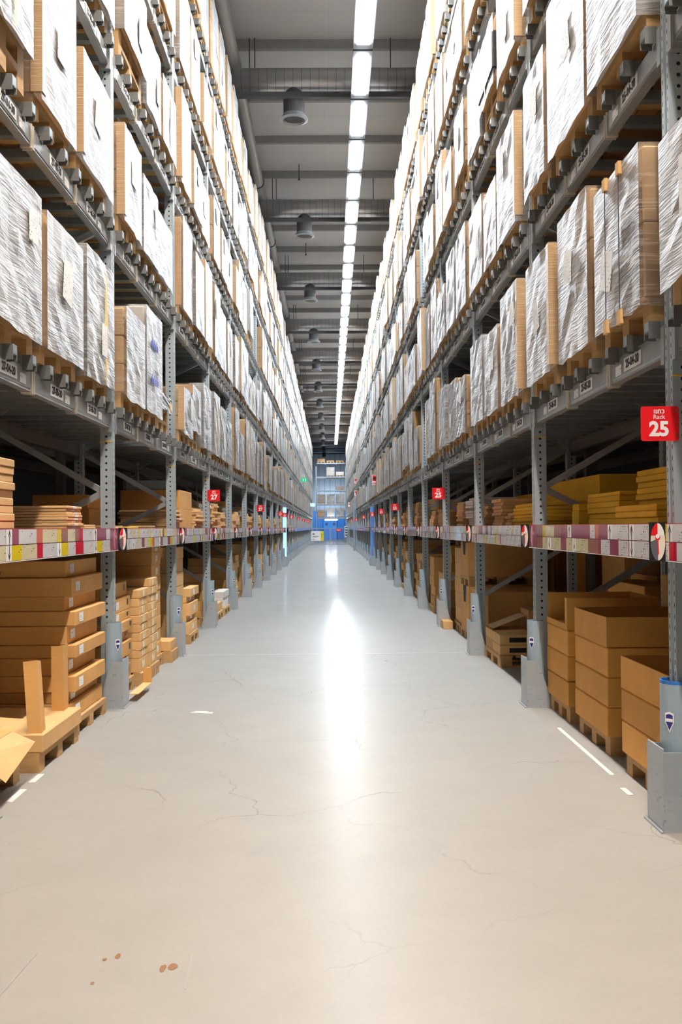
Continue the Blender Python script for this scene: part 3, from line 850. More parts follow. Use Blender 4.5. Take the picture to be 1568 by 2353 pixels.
for s in (-1, 1):      # back-to-back row steelwork
    t = thing('back_rack', 'dark steel racking standing behind the %s row' % SIDE[s], 'rack')
    xb = XF[s] + DEP + .2
    for lv in range(5):
        gg = G(); L = BAY * NB[s]
        gg.box(s * xb, s * (xb + .05), U0[s], U0[s] + L, BEAM[lv], BEAM[lv] + BH); gg.box(s * (xb + .95), s * (xb + 1.0), U0[s], U0[s] + L, BEAM[lv], BEAM[lv] + BH)
        for k in range(int(L / .32)): gg.box(s * (xb + .05), s * (xb + .95), U0[s] + .1 + k * .32, U0[s] + .16 + k * .32, BEAM[lv] + BH, BEAM[lv] + BH + BARH)
        ob('deck', gg.mesh('deck', M['steeld']), t)
    for n in range(0, NB[s] + 1):
        ob('post', cached(('bpost', s), lambda: G().box(s * (xb - .09), s * (xb - .01), -.045, .045, 0, 8.6).mesh('post', M['steeld'])), t, (0, U0[s] + BAY * n, 0))

# ------------------------------------------------------------------ price-card shelf
SZ = 1.175; SH = .162
PXO = .055     # card panel stands this far in front of the posts
ccols = [('cwhite', 9), ('cmauve', 3), ('ccream', 4), ('cyell', 2), ('cbrown', 2), ('cred', 2), ('csalm', 1)]
bag = [k for k, n in ccols for _ in range(n)]
def cards_from(spec, s, off, sc, x0px):
    out = []
    for a, b, k in spec:
        pa, pb = a / sc + x0px, b / sc + x0px
        d = XF[s] - PXO
        ya, yb = d * 2200 / abs(pa - 759), d * 2200 / abs(pb - 759)
        out.append((min(ya, yb), max(ya, yb), k))
    return out
W, A, MV, CR, YE_, BR, RD, SM = 'cwhite', 'arrow', 'cmauve', 'ccream', 'cyell', 'cbrown', 'cred', 'csalm'
R1T = [(145, 205, BR), (205, 235, YE_), (235, 318, CR), (318, 382, BR), (382, 450, MV), (450, 487, 'up'), (487, 670, MV), (670, 718, W), (718, 755, SM), (755, 845, MV), (845, 890, 'up'), (890, 1045, W), (1057, 1105, 'up'), (1105, 1292, W), (1292, 1350, RD)]
R1B = [(145, 205, BR), (205, 255, CR), (255, 285, 'dn'), (285, 382, CR), (382, 437, MV), (437, 500, CR), (500, 530, 'dn'), (530, 650, CR), (650, 750, BR), (750, 778, MV), (778, 865, W), (865, 950, MV), (950, 1045, W), (1057, 1105, 'dn'), (1105, 1292, W), (1292, 1350, RD)]
L0T = [(0, 85, W), (92, 160, 'up'), (160, 240, MV), (240, 452, W), (452, 525, SM), (525, 700, CR), (700, 748, YE_), (748, 825, BR), (825, 912, CR), (912, 960, BR), (960, 1005, RD), (1005, 1133, W), (1135, 1170, 'up'), (1170, 1283, MV), (1283, 1330, W)]
L0B = [(0, 88, CR), (92, 155, 'dn'), (155, 275, YE_), (275, 458, CR), (458, 527, RD), (527, 698, W), (700, 748, 'dn'), (748, 828, YE_), (828, 916, W), (916, 1012, RD), (1012, 1143, W), (1145, 1172, 'dn'), (1172, 1237, YE_), (1237, 1283, W), (1283, 1330, W)]
def arrow_geo(s, up):
    d = 1 if up else -1; g = G(); h = SH / 2
    pl = lambda pts: g.poly([(0, y, z * d) for y, z in pts])
    pl([(-.004, -h * .46), (.004, -h * .46), (.004, h * .30), (-.004, h * .30)])
    pl([(0, h * .44), (.022, -h * .02), (.013, h * .03), (0, h * .28), (-.013, h * .03), (-.022, -h * .02)])
    return g.mesh('arrow', M['ink'])
SKIP = {(-1, 10), (1, 11)}      # bays with a pillar
for s in (-1, 1):
    xf = XF[s]; xp = s * (xf - PXO)
    for b in range(NB[s]):
        if (s, b) in SKIP or b > 26: continue
        y0 = U0[s] + BAY * b; kb = b if s < 0 else b - 1
        lab = ('price-card shelf on the %s, covered in red white and yellow cards, %s bay from camera' % (SIDE[s], ORD[kb])) if kb >= 0 else 'price-card shelf end with red cards at the right edge of the frame'
        t = thing('price_shelf', lab, 'shelf', (0, y0, SZ), group='price-card shelves')
        ob('shelf_board', cached(('sb', s), lambda: G().box(s * (xf + .095), s * (xf + DEP - .1), .06, BAY - .06, SH - .05, SH - .01).box(s * (xf + .012), s * (xf + .095), .06, BAY - .06, SH - .14, SH - .01).mesh('shelf_board', M['steeld'])), t)
        ob('rail_edge', cached(('re', s), lambda: G().box(xp, s * (xf - .004), .0, BAY - .0, SH - .004, SH).box(xp, s * (xf - .03), 0, BAY, -.004, 0, 1).mesh('rail_edge', [M['railred'], M['white']])), t)
        if b > 4:
            ob('card_strip', cached(('cs', s), lambda: G().box(xp, xp + s * .004, 0.01, BAY - .01, -SH / 2, SH / 2 - .004).mesh('card_strip', M['cfar'])), t, (0, 0, SH / 2)); continue
        ob('card_strip', cached(('cs2', s), lambda: G().box(xp + s * .003, xp + s * .006, 0.0, BAY, 0, SH - .004).mesh('card_strip', M['cmauve'])), t)
        rows = None
        if (s, b) == (1, 1): rows = [cards_from(R1T, s, 0, 4.26, 1200), cards_from(R1B, s, 0, 4.26, 1200)]
        elif (s, b) == (-1, 0): rows = [cards_from(L0T, s, 0, 5.227, 0), cards_from(L0B, s, 0, 5.227, 0)]
        else:
            rows = []
            for q in range(2):
                y = y0 + .02; row = []
                while y < y0 + BAY - .08:
                    k = R.choice(bag); w_ = R.uniform(.09, .26) if k in ('cwhite', 'ccream') else R.uniform(.06, .16)
                    w_ = min(w_, y0 + BAY - .02 - y)
                    row.append((y, y + w_, k)); y += w_
                    if R.random() < .15 and y < y0 + BAY - .15: row.append((y, y + .06, 'dn' if q else 'up')); y += .06
                rows.append(row)
        for q, row in enumerate(rows):
            zc = SH * (.745 if q == 0 else .25)
            for ya, yb, k in row:
                arr = k in ('up', 'dn'); mk = 'cwhite' if arr else k
                me = G().box(xp, xp + s * .002, -(yb - ya) / 2 + .001, (yb - ya) / 2 - .001, -SH * .235, SH * .235).mesh('price_card', M['white'] if arr else M[mk])
                c = ob('price_card', me, t, (0, (ya + yb) / 2 - y0, zc))
                if arr: ob('arrow', cached(('arr', s, k), lambda: arrow_geo(s, k == 'up')), c, (xp - s * .001, 0, 0))
# oval tags at the uprights
def oval_tag(s):
    t = thing('oval_tag', '', 'sign')
    w, h = .085, .172
    ob('plate', G().box(-w / 2, w / 2, 0, .003, -h / 2, h / 2).mesh('plate', M['black']), t)
    g = G(); n = 28; a, b = w * .40, h * .475
    E = lambda th: (a * math.cos(th), -.0012, b * math.sin(th))
    g.poly([E(2 * PI * i / n) for i in range(n)], 0)
    up = [E(.35 + (PI - .70) * i / 12) for i in range(13)]
    g.poly([(x, -.0018, z) for x, y, z in up], 1)
    g.poly([(x, -.0024, z) for x, y, z in up if x < .002] + [(.0, -.0024, b * math.sin(.35))], 2)
    dn = [E(PI + .0 + (PI * .5) * i / 10) for i in range(11)]
    g.poly([(x, -.0018, z) for x, y, z in dn] + [(.0, -.0018, .0), (-.005, -.0018, .012)], 3)
    g.poly([(x * .35 - .0, -.0028, z * .16 + .02) for x, y, z in [E(2 * PI * i / n) for i in range(n)]], 2)
    g.poly([(x * .27 - .0, -.0032, z * .12 + .024) for x, y, z in [E(2 * PI * i / n) for i in range(n)]], 1)
    g.poly([(-.002, -.003, .01), (.003, -.003, .01), (.006, -.003, -.05), (.001, -.003, -.06)], 2)
    ob('oval_face', g.mesh('oval_face', [M['cpale'], M['white'], M['red'], M['greyp']]), t)
    return t
M['cpale'] = plain('pale_print', (.78, .70, .60), .3); M['greyp'] = plain('grey_print', (.12, .12, .14), .3)
for s in (-1, 1):
    pr = None
    for n in range(1, 14):
        y = U0[s] + BAY * n
        o = pr = oval_tag(s) if pr is None else dup(pr)
        o.location = (s * (XF[s] - PXO - .024), y - .06, SZ + SH / 2 + .0)
        o.rotation_euler = (0, 0, -s * (1.0 if n > 1 or s < 0 else .8))
        kk = n - 1
        o['group'] = 'oval tags on the card rails'
        o['label'] = 'black tag with red and white oval at the %s upright on the %s card rail' % (ORD[kk], SIDE[s])

# ------------------------------------------------------------------ signs
def rounded(w, h, r, n=5):
    pts = []
    for cx, cy, a0 in ((w / 2 - r, h / 2 - r, 0), (-w / 2 + r, h / 2 - r, PI / 2), (-w / 2 + r, -h / 2 + r, PI), (w / 2 - r, -h / 2 + r, 1.5 * PI)):
        for i in range(n + 1):
            a = a0 + PI / 2 * i / n; pts.append((cx + r * math.cos(a), cy + r * math.sin(a)))
    return pts
def rack_sign(s, num):
    t = thing('rack_sign', '', 'sign')
    b = ob('sign_board', cached(('sboard',), lambda: G().prism(rounded(.168, .152, .012), 1, 0, .003).mesh('sign_board', M['red'])), t)
    for txt, sz, z, bo in ((u'\u0e41\u0e16\u0e27', .030, .054, .0006), ('Rack', .027, .029, .0002), (str(num), .088, -.026, .0035)):
        q = ob('lettering', text_mesh(txt, sz, M['white'], bo), b, (-.004 if s > 0 else .004, -.001, z)); q.rotation_euler = (PI / 2, 0, 0)
    rv = cached(('rivet',), lambda: G().tube((0, 0, 0), (0, -.003, 0), .005, 10).mesh('rivet', M['brass']))
    for z in (.055, -.05): ob('rivet', rv, b, (s * .072, 0, z))
    return t
for s, num, ns in ((1, 25, [1, 4, 7, 8.9, 10.6, 14, 18, 19, 20.5, 22]), (-1, 27, [3, 6, 9.1, 10, 12, 15, 18, 20.5, 22, 23, 24])):
    pr = None
    for i, n in enumerate(ns):
        n = int(round(n))
        y = U0[s] + BAY * n
        if pr is None: o = pr = rack_sign(s, num)
        else: o = dup(pr)
        o.location = (s * (XF[s] - .062), y - .056, 1.775)
        o['group'] = 'red rack %d signs' % num
        o['label'] = 'red sign reading Rack %d on the %s rack, %s from the camera' % (num, SIDE[s], ORD[i])
def flat_sign(name, label, x, y, z, w, h, bg, parts, cat='sign', rot=0):
    t = thing(name, label, cat, (x, y, z), rot)
    b = ob('sign_board', G().box(-w / 2, w / 2, 0, .01, -h / 2, h / 2).mesh('sign_board', M[bg]), t)
    g = G(); ms = []
    for (mk, pts) in parts:
        if mk not in ms: ms.append(mk)
        g.poly([(a * w, -.002, c * h) for a, c in pts], ms.index(mk))
    if parts: ob('pictogram', g.mesh('pictogram', [M[k] for k in ms]), b)
    return t
q4 = lambda x0, x1, z0, z1: [(x0, z0), (x1, z0), (x1, z1), (x0, z1)]
fx = [('red', q4(-.42, .42, -.18, .46)), ('red', q4(-.42, .42, -.42, -.3))]
def lift(pts, e): return pts
flat_sign('fire_sign', 'white and red fire extinguisher sign above the right card rail', 1.42, 30.2, 2.83, .17, .30, 'white', fx + [('white', q4(-.05, .25, -.1, .3)), ('white', q4(-.3, -.12, .0, .26))])
flat_sign('fire_sign', 'small white and red fire sign far along the right rack, upper one', 1.42, 52.2, 3.87, .17, .27, 'white', [('red', q4(-.4, .4, -.1, .4)), ('red', q4(-.3, .3, -.4, -.25)), ('white', q4(-.12, .12, .02, .28))])
flat_sign('fire_sign', 'small white and red fire sign far along the right rack, lower one', 1.42, 52.2, 3.20, .17, .27, 'white', [('red', q4(-.15, .35, -.4, .4)), ('red', q4(-.4, .1, .1, .3))])
flat_sign('fire_sign', 'smallest white and red fire sign near the far end of the right rack', 1.40, 70.0, 3.0, .17, .3, 'white', [('red', q4(-.35, -.1, -.2, .4)), ('red', q4(.1, .35, -.2, .4))])
flat_sign('exit_sign', 'green emergency exit sign hanging over the left side of the aisle', -1.45, 53.0, 3.98, .38, .22, 'green', [('white', q4(-.5, -.4, -.5, .5)), ('white', q4(-.15, .0, -.3, .3)), ('white', q4(.2, .3, -.4, .35))])
flat_sign('hanging_sign', 'pale blue board at the far end of the left rack', -1.35, 74, 3.1, .36, .26, 'pill', [])

# ------------------------------------------------------------------ pillars
t = thing('light_pillar', 'pale blue glowing pillar standing in the left rack row', 'pillar', (-1.62, 33.6, 0))
ob('shaft', G().box(-.085, .085, -.085, .085, .32, 2.05).mesh('shaft', M['pill'], bevel=.01), t)
ob('base', G().box(-.13, .13, -.13, .13, 0, .32).mesh('base', M['guard'], bevel=.01), t)
t = thing('light_pillar', 'mid blue pillar with printed rings standing in the right rack row', 'pillar', (1.50, 33.4, 0))
sh = ob('shaft', G().box(-.10, .10, -.10, .10, .32, 2.05).mesh('shaft', M['pillb'], bevel=.01), t)
ob('base', G().box(-.13, .13, -.13, .13, 0, .32).mesh('base', M['guard'], bevel=.01), t)
g = G(); n = 20
for r0, r1 in ((.075, .066), (.05, .042)):
    for i in range(n):
        a, b = 2 * PI * i / n, 2 * PI * (i + 1) / n
        g.poly([(r0 * math.cos(a), 0, r0 * math.sin(a)), (r0 * math.cos(b), 0, r0 * math.sin(b)), (r1 * math.cos(b), 0, r1 * math.sin(b)), (r1 * math.cos(a), 0, r1 * math.sin(a))])
ob('ring_print', g.mesh('ring_print', M['print_blue']), sh, (0, -.102, 1.62))
ob('dark_panel', G().box(-.04, .09, 0, .002, .34, .6).mesh('dark_panel', M['badge']), sh, (0, -.103, 0))
for i, (x, y) in enumerate(((1.36, 54.0), (1.50, 54.0))):
    t = thing('steel_column', 'grey-blue steel column beside the far right rack, %s of two' % ('left' if i == 0 else 'right'), 'column', (x - .02, y + i * .0, 0))
    ob('shaft', G().box(-.05, .05, -.04, .04, 0.01, 2.95 if i else 2.7).mesh('shaft', M['column']), t)
    ob('foot', G().box(-.065, .065, -.07, .07, 0, .01).mesh('foot', M['column']), t)

# ------------------------------------------------------------------ far end: cross rack, wall, door, fence
YC = 95.0
cx0 = -1.36
for k, x in enumerate((cx0, cx0 + 2.95)):
    t = thing('rack_upright', 'grey-blue rack upright at the %s end of the far cross rack' % ('left', 'right')[k], 'rack upright', (x, YC, 0), group='cross rack uprights')
    for y in (0, 1.0): ob('post', cached(('cpost',), lambda: G().box(-.05, .05, -.045, .045, 0, 7.4).mesh('post', M['column'])), t, (0, y, 0))
    ob('brace', cached(('cbr',), lambda: G().barbox((0, .045, .6), (0, .955, 1.2), .03, .03).barbox((0, .955, 1.2), (0, .045, 1.8), .03, .03).mesh('brace', M['steeld'])), t)
for i in range(5):
    t = thing('rack_level', 'grey-blue shelf level of the far cross rack, %s from the floor' % ORD[i], 'rack level', (cx0, YC, 2.18 + 1.36 * i), group='cross rack levels')
    for y in (0, 1.0): ob('beam', cached(('cbeam',), lambda: G().box(.0495, 2.9005, -.03, .03, 0, .128).mesh('beam', M['column'])), t, (0, y, 0))
CL = [(0, 0, .62, 'brown'), (0, 1, .8, 'grey'), (0, 2, .8, 'white'), (1, 0, .82, 'pale'), (1, 1, .85, 'white'), (1, 2, .85, 'white'), (2, 2, .3, 'pale'), (3, 1, .8, 'white'), (3, 2, .35, 'grey'),
      (4, 0, .3, 'brown2'), (4, 1, .12, 'brown2'), (4, 2, .12, 'brown2')]
for lv, i, h, st in CL:
    o = make_load(1, .8, .95, h, st, 900 + lv * 3 + i, (), False)
    o.location = (cx0 + .1 + i * .93, YC - .02, 2.18 + 1.36 * lv + .13); 
    o['label'] = '%s pallet load on the cross rack at the far end, %s shelf up, %s' % (STYLE[st][4], ORD[lv], ('left', 'middle', 'right')[i]); o['group'] = 'pallet loads on the far cross rack'
dr = struct('door_1', G().box(-.72, .73, -.05, 0, 0, 2.75).box(-.80, -.72, -.08, 0, 0, 2.85, 1).box(.73, .81, -.08, 0, 0, 2.85, 1).box(-.80, .81, -.08, 0, 2.75, 2.85, 1).box(0, .01, -.055, 0, 0, 2.75, 1).mesh('door', [M['doorb'], M['cladb']]), None, (-.02, YE - .03, 0))
for x in (-.40, .45): ob('porthole', G().tube((x, -.05, 1.72), (x, -.065, 1.72), .17, 20).mesh('porthole', M['glass']), dr)
t = thing('wall_lamp', 'bright white strip lamp above the blue far door', 'lamp', (0.1, YC - .3, 2.03))
ob('housing', G().box(-.62, .62, .04, .10, 0, .14).mesh('housing', M['white']), t); ob('tube', G().box(-.58, .58, .0, .04, .02, .12).mesh('tube', M['lampd']), t)
FY = 72.5
def gate(x0, x1, lab):
    t = thing('fence_panel', lab, 'fence', (0, FY, 0))
    g = G()
    for z in (.06, 1.28): g.barbox((x0, 0, z), (x1, 0, z), .05, .05)
    for x in (x0, x1): g.barbox((x, 0, .04), (x, 0, 1.30), .035, .035, (0, 1, 0))
    ob('frame', g.mesh('frame', M['steel']), t)
    n = int((x1 - x0) / .11)
    bm_ = cached(('fbar',), lambda: G().tube((0, 0, .07), (0, 0, 1.27), .012, 6).mesh('bar', M['steel']))
    for i in range(1, n): ob('bar', bm_, t, (x0 + (x1 - x0) * i / n, 0, 0))
    ob('foot', G().box(x0 - .02, x0 + .03, -.2, .2, 0, .03).box(x1 - .03, x1 + .02, -.2, .2, 0, .03).mesh('foot', M['steeld']), t)
    return t
gate(-1.55, -.03, 'left panel of the barred grey fence across the far aisle'); gate(.03, 1.46, 'right panel of the barred grey fence across the far aisle')
for x, w in ((-.07, 'left'), (.10, 'right')):
    pass
t = thing('notice_board', 'white and yellow notice hanging on the left fence panel', 'sign', (-.98, FY - .06, .70))
ob('board', G().box(-.47, .24, 0, .02, -.37, .37).mesh('board', M['white']), t)
ob('stripe', G().box(.24, .47, 0, .02, -.37, .37).mesh('stripe', M['cyell']), t)
g = G().box(-.36, -.2, -.004, 0, .1, .2).box(-.36, .1, -.004, 0, -.04, -.01).box(-.36, .0, -.004, 0, -.13, -.11).box(-.36, -.24, -.004, 0, -.27, -.23); ob('print', g.mesh('print', M['steeld']), t)
g = G().box(.33, .38, -.004, 0, .03, .12).box(.33, .38, -.004, 0, -.12, -.04); ob('print', g.mesh('print', M['ink']), t)
t = thing('red_notice', 'small red notice on the right fence panel', 'sign', (.62, FY - .06, 1.13)); ob('board', G().box(-.2, .2, 0, .02, -.1, .1).mesh('board', M['red']), t)
ob('print', G().box(-.14, .14, -.004, 0, -.01, .03).box(-.03, .03, -.004, 0, -.06, -.03).mesh('print', M['white']), t)
t = thing('white_trolley', 'white panelled trolley standing right of the far blue door', 'trolley', (1.55, 86.0, 0))
ob('panel', G().box(-.28, .28, 0, .06, .45, 1.45).mesh('panel', M['white']), t)
g = G()
for z in (1.32, 1.1, .88, .66): g.box(-.2, .2, -.003, 0, z - .06, z + .05)
ob('screen', g.mesh('screen', M['black']), t)
g = G()
for x in (-.25, .25):
    for y in (.0, .5): g.tube((x, y + .03, 0), (x, y + .03, .47), .02, 8)
g.box(-.27, .27, .0, .56, .40, .45); ob('frame', g.mesh('frame', M['steel']), t)

# ------------------------------------------------------------------ cartons on the floor and the shelves
NC = [0]
FARC = []
def handle(dx_, h, m='black'):
    return cached(('hd', round(dx_, 3), round(h, 3), m), lambda: G().box(-dx_ / 2, dx_ / 2, -.0015, 0, -h / 2, h / 2).mesh('handle_window', M[m]))
def stack(s, y0, y1, xo, d, z0, hs, mat, where, jit=.012, pallet=True, sticker=None, window=None, narrow=0, alt=None, name='carton', cat='carton', back=None):
    """cartons piled one on another; xo is the aisle face distance from the centre line"""
    n = len(hs); w = y1 - y0; z = z0
    if pallet:
        p = ob('wooden_pallet', cached(('fpal', s, round(d, 2), round(w, 2)), lambda: pallet_geo(s, round(d, 2), round(w, 2), .11).mesh('wooden_pallet', M['wood'])), None, (s * (xo + .0), y0, z0))
        tag(p, 'wooden pallet under the %s' % where, 'pallet', 'pallets on the floor'); z += .111
    for i, h in enumerate(hs):
        j = R.uniform(-jit, jit); jy = R.uniform(-jit, jit) * .6
        sh = (narrow if (i % 2) else 0)
        mm = alt if (alt and i % 3 == 1) else mat
        dd, ww, hh = round(d - .02 - sh, 2), round(w - .02 - sh * .3, 2), round(h - .0015, 4)
        o = ob(name, carton_mesh(dd, ww, hh, mm), None, (s * (xo + .01 + d / 2 + j + sh / 2), y0 + w / 2 + jy, z))
        pos = 'only one' if n == 1 else ('bottom one' if i == 0 else ('top one' if i == n - 1 else '%s from bottom' % ORD[i]))
        tag(o, '%s %s in the %s, %s' % ({'cardy': 'yellow', 'cardp': 'pale', 'cardw': 'white'}.get(mm, 'brown'), cat, where, pos), cat, 'cartons in stacks'); NC[0] += 1
        xs = -s * (dd / 2 + .0005)
        if sticker == 'label':
            me = cached(('stk', s, round(h, 2)), lambda: G().box(0, -s * .001, -.065, .035, -.03, .03, 0).box(0, -s * .001, .035, .045, -.03, .03, 1).mesh('sticker', [M['paper'], M['cyell']]))
            q = ob('sticker', me, o, (xs, -ww / 2 + .16, hh / 2)); q.scale = (1, 1, min(1, hh / .09))
        if sticker == 'yellow':
            me = cached(('sty', s), lambda: G().box(0, -s * .001, -.012, .012, -.03, .03, 0).box(0, -s * .001, -.09, -.05, -.03, .03, 1).mesh('sticker', [M['cyell'], M['paper']]))
            q = ob('sticker', me, o, (xs, .03, hh / 2)); q.scale = (1, min(1, ww / .3), min(1, hh / .085))
        if sticker == 'white':
            me = cached(('stw', s), lambda: G().box(0, -s * .001, -.05, .05, -.03, .03, 0).mesh('sticker', [M['paper']]))
            q = ob('sticker', me, o, (xs, R.uniform(-.1, .1) * ww, hh / 2)); q.scale = (1, min(1, ww / .4), min(1, hh / .085))
        if window in ('aisle', 'both'):
            me = cached(('wa', s, round(hh, 3)), lambda: G().box(0, -s * .001, -.03, .03, -hh * .22, hh * .22).mesh('handle_window', M['black']))
            ob('handle_window', me, o, (xs, ww / 2 - .10, hh * .58))
        if window in ('front', 'both'):
            nw = 3 if dd > .6 else 1
            for k in range(nw):
                xx = s * (-dd / 2 + .09) if nw == 1 else s * (-dd / 2 + .16 + k * .3)
                ob('handle_window', handle(.14 if nw > 1 else .06, hh * .42), o, (xx, -ww / 2 - .0003, hh * .52))
        z += h
    return z
def open_box(s, y0, y1, xo, d, z, h, label, mat='card3', cut=None, th=.008, name='open_carton'):
    """open-topped carton of four walls and a bottom"""
    g = G(); X0, X1 = s * xo, s * (xo + d)
    g.box(X0, X1, y0, y1, z, z + .012, 0)
    ha = h if cut is None else h
    if cut == 'aisle': ha = h * .18
    g.box(X0, X0 + s * th, y0, y1, z + .012, z + ha, 0)
    g.box(X1 - s * th, X1, y0, y1, z + .012, z + h, 0)
    g.box(X0 + s * th, X1 - s * th, y0, y0 + th, z + .012, z + h, 0); g.box(X0 + s * th, X1 - s * th, y1 - th, y1, z + .012, z + h, 0)
    if cut == 'aisle': g.box(X0, X0 + s * th, y0, y0 + .06, z + ha, z + h, 0)
    o = ob(name, g.mesh('open_carton', [M[mat]])); tag(o, label, 'carton', 'open cartons on the floor pallets'); NC[0] += 1
    return o
def floor_pallet(s, y0, y1, xo, d, label):
    p = ob('wooden_pallet', cached(('fpal', s, round(d, 2), round(y1 - y0, 2)), lambda: pallet_geo(s, round(d, 2), round(y1 - y0, 2), .11).mesh('wooden_pallet', M['wood'])), None, (s * xo, y0, 0))
    tag(p, label, 'pallet', 'pallets on the floor'); return p

# left, first bay
stack(-1, 6.16, 7.0, 1.64, .95, 0, [.10, .075, .105, .115, .085, .12, .095, .095, .12, .11], 'card1', 'wide stack before the first left upright', .02, sticker='label', window=None, narrow=.05)
floor_pallet(-1, 5.27, 6.08, 1.60, .9, 'wooden pallet under the empty cardboard tray at lower left')
tr = thing('cardboard_tray', 'emptied shallow cardboard tray with standing corner pieces at lower left', 'tray', (-1.60, 5.27, .111))
ob('tray_base', G().box(.02, -.9, 0, .81, 0, .10).mesh('tray_base', M['card2'], bevel=.006), tr)
cm = lambda: G().box(0, .004, 0, .11, 0, .40).box(0, -.07, 0, .004, 0, .40).mesh('corner_piece', M['card1'])
q = ob('corner_piece', cm(), tr, (-.0, .03, .10)); q.rotation_euler = (-.16, -.10, .1)
q = ob('corner_piece', cm(), tr, (-.06, .68, .10)); q.rotation_euler = (0.02, 0, 0)
floor_pallet(-1, 4.42, 5.12, 1.66, .85, 'wooden pallet at the lower left corner of the photo')
op = thing('opened_carton', 'opened carton with a torn flap at the lower left corner', 'carton', (-1.68, 4.5, .111))
ob('carton_body', G().box(0, -.8, 0, .56, 0, .17).mesh('carton_body', M['card1'], bevel=.005), op)
g = G(); g.poly([(0.005, .0, .165), (.005, .55, .165), (.11, .60, .10), (.13, .08, .02)]); g.poly([(.005, .56, .16), (-.3, .56, .165), (-.28, .72, .22), (.02, .70, .2)]); ob('flap', g.mesh('flap', M['card2']), op)
stack(-1, 5.15, 5.62, 2.56, .6, 0, [.25, .22, .22, .2], 'card1', 'tall pile at the left frame edge', .01, pallet=False)
fp = thing('open_carton', 'opened carton with a long raised flap at the left frame edge', 'carton', (-2.52, 5.15, .892))
ob('carton_body', G().box(0, -.5, 0, .45, 0, .16).mesh('carton_body', M['card1'], bevel=.005), fp)
g = G(); g.poly([(-.0, -.02, .16), (-.0, .42, .16), (.62, .40, .20), (.72, .0, .08)]); ob('flap', g.mesh('flap', M['card2']), fp)
stack(-1, 4.75, 5.02, 1.63, .42, 1.336, [.040] * 9, 'cardp', 'pile of windowed boxes at the left frame edge', .008, pallet=False, window='front', cat='box', name='flat_box')
stack(-1, 6.10, 6.48, 1.65, .8, 1.336, [.0185] * 8, 'cardp', 'flat-pack pile on the first left shelf', .012, pallet=False, sticker='white', cat='flat pack', name='flat_pack')
stack(-1, 6.62, 6.95, 1.67, .5, 1.336, [.014] * 2, 'cardp', 'low pile beside the first left upright', .012, pallet=False, cat='flat pack', name='flat_pack')
stack(-1, 6.4, 7.1, 2.42, .22, 0, [.3, .3, .3, .24], 'card1', 'dim pile behind the first left bay', .01, pallet=False)
# left, second bay
stack(-1, 7.42, 8.06, 1.65, .8, 0, [.11, .08, .12, .085, .085, .075, .115, .12], 'card1', 'labelled stack after the first left upright', .02, sticker='label', window='aisle', narrow=.03)
fl_ = thing('carton_flap', 'torn carton tray with a lowered flap on the floor after the first left guard', 'carton', (-1.56, 7.42, 0.02))
ob('tray_floor', G().box(.0, .07, 0, .55, .035, .041).mesh('tray_floor', M['card2']), fl_); ob('tray_end', G().box(.0, .07, .55, .556, .035, .16).mesh('tray_end', M['card1']), fl_)
stack(-1, 8.14, 8.52, 1.60, .5, 0, [.12] + [.073] * 8, 'card2', 'narrow yellow-stickered column nearer the camera', .006, sticker='yellow')
stack(-1, 8.56, 8.94, 1.60, .5, 0, [.12] + [.073] * 9, 'card2', 'narrow yellow-stickered column farther from the camera', .006, sticker='yellow')
stack(-1, 9.02, 9.5, 1.66, .9, 0, [.125] * 8 + [.05], 'card1', 'tall carton column under the second left card shelf', .008, sticker='white')
stack(-1, 9.56, 9.92, 1.58, .6, 0, [.10], 'card2', 'tray by the second left guard', .0)
stack(-1, 7.5, 7.95, 1.70, .5, 1.336, [.012] * 2, 'cardp', 'low pile on the second left shelf', .01, pallet=False, cat='flat pack', name='flat_pack')
stack(-1, 8.2, 8.6, 1.70, .5, 1.336, [.016], 'cardy', 'yellow pile on the second left shelf', .01, pallet=False, cat='flat pack', name='flat_pack')
stack(-1, 8.9, 9.3, 1.68, .5, 1.336, [.013] * 2, 'cardp', 'far low pile on the second left shelf', .01, pallet=False, cat='flat pack', name='flat_pack')
stack(-1, 8.4, 9.3, 2.1, .5, 1.336, [.18, .12], 'card1', 'dim wide boxes behind the second left shelf', .01, pallet=False)
# left, third bay
stack(-1, 10.3, 10.9, 1.66, .7, 0, [.17, .13, .17, .12, .15, .15, .13], 'card2', 'tall leaning column after the second left upright', .025)
stack(-1, 11.05, 11.75, 1.62, .8, 0, [.14, .07, .15, .07, .10], 'card2', 'short pile in the third left bay', .03, sticker='white')
stack(-1, 12.0, 12.6, 1.8, .7, 0, [.16, .15], 'card1', 'low pile before the third left upright', .02)
stack(-1, 10.3, 10.85, 1.66, .6, 1.336, [.022] * 9, 'cardp', 'flat packs on the third left shelf', .03, pallet=False, sticker='white', cat='flat pack', name='flat_pack')
stack(-1, 10.95, 11.9, 1.70, .7, 1.336, [.22, .22], 'card1', 'big brown box pair on the third left shelf', .01, pallet=False)
eb = thing('grey_case', 'grey equipment case on top of the brown boxes on the left shelf', 'case', (-1.85, 11.0, 1.777)); ob('case_body', G().box(0, -.5, 0, .55, 0, .11).mesh('case_body', M['column'], bevel=.01), eb); ob('case_handle', G().box(-.1, -.4, -.01, -.001, .04, .055).mesh('case_handle', M['steel']), eb)
stack(-1, 12.05, 12.75, 1.66, .6, 1.336, [.028] * 9, 'cardp', 'ragged pile before the third left upright', .04, pallet=False, cat='flat pack', name='flat_pack')
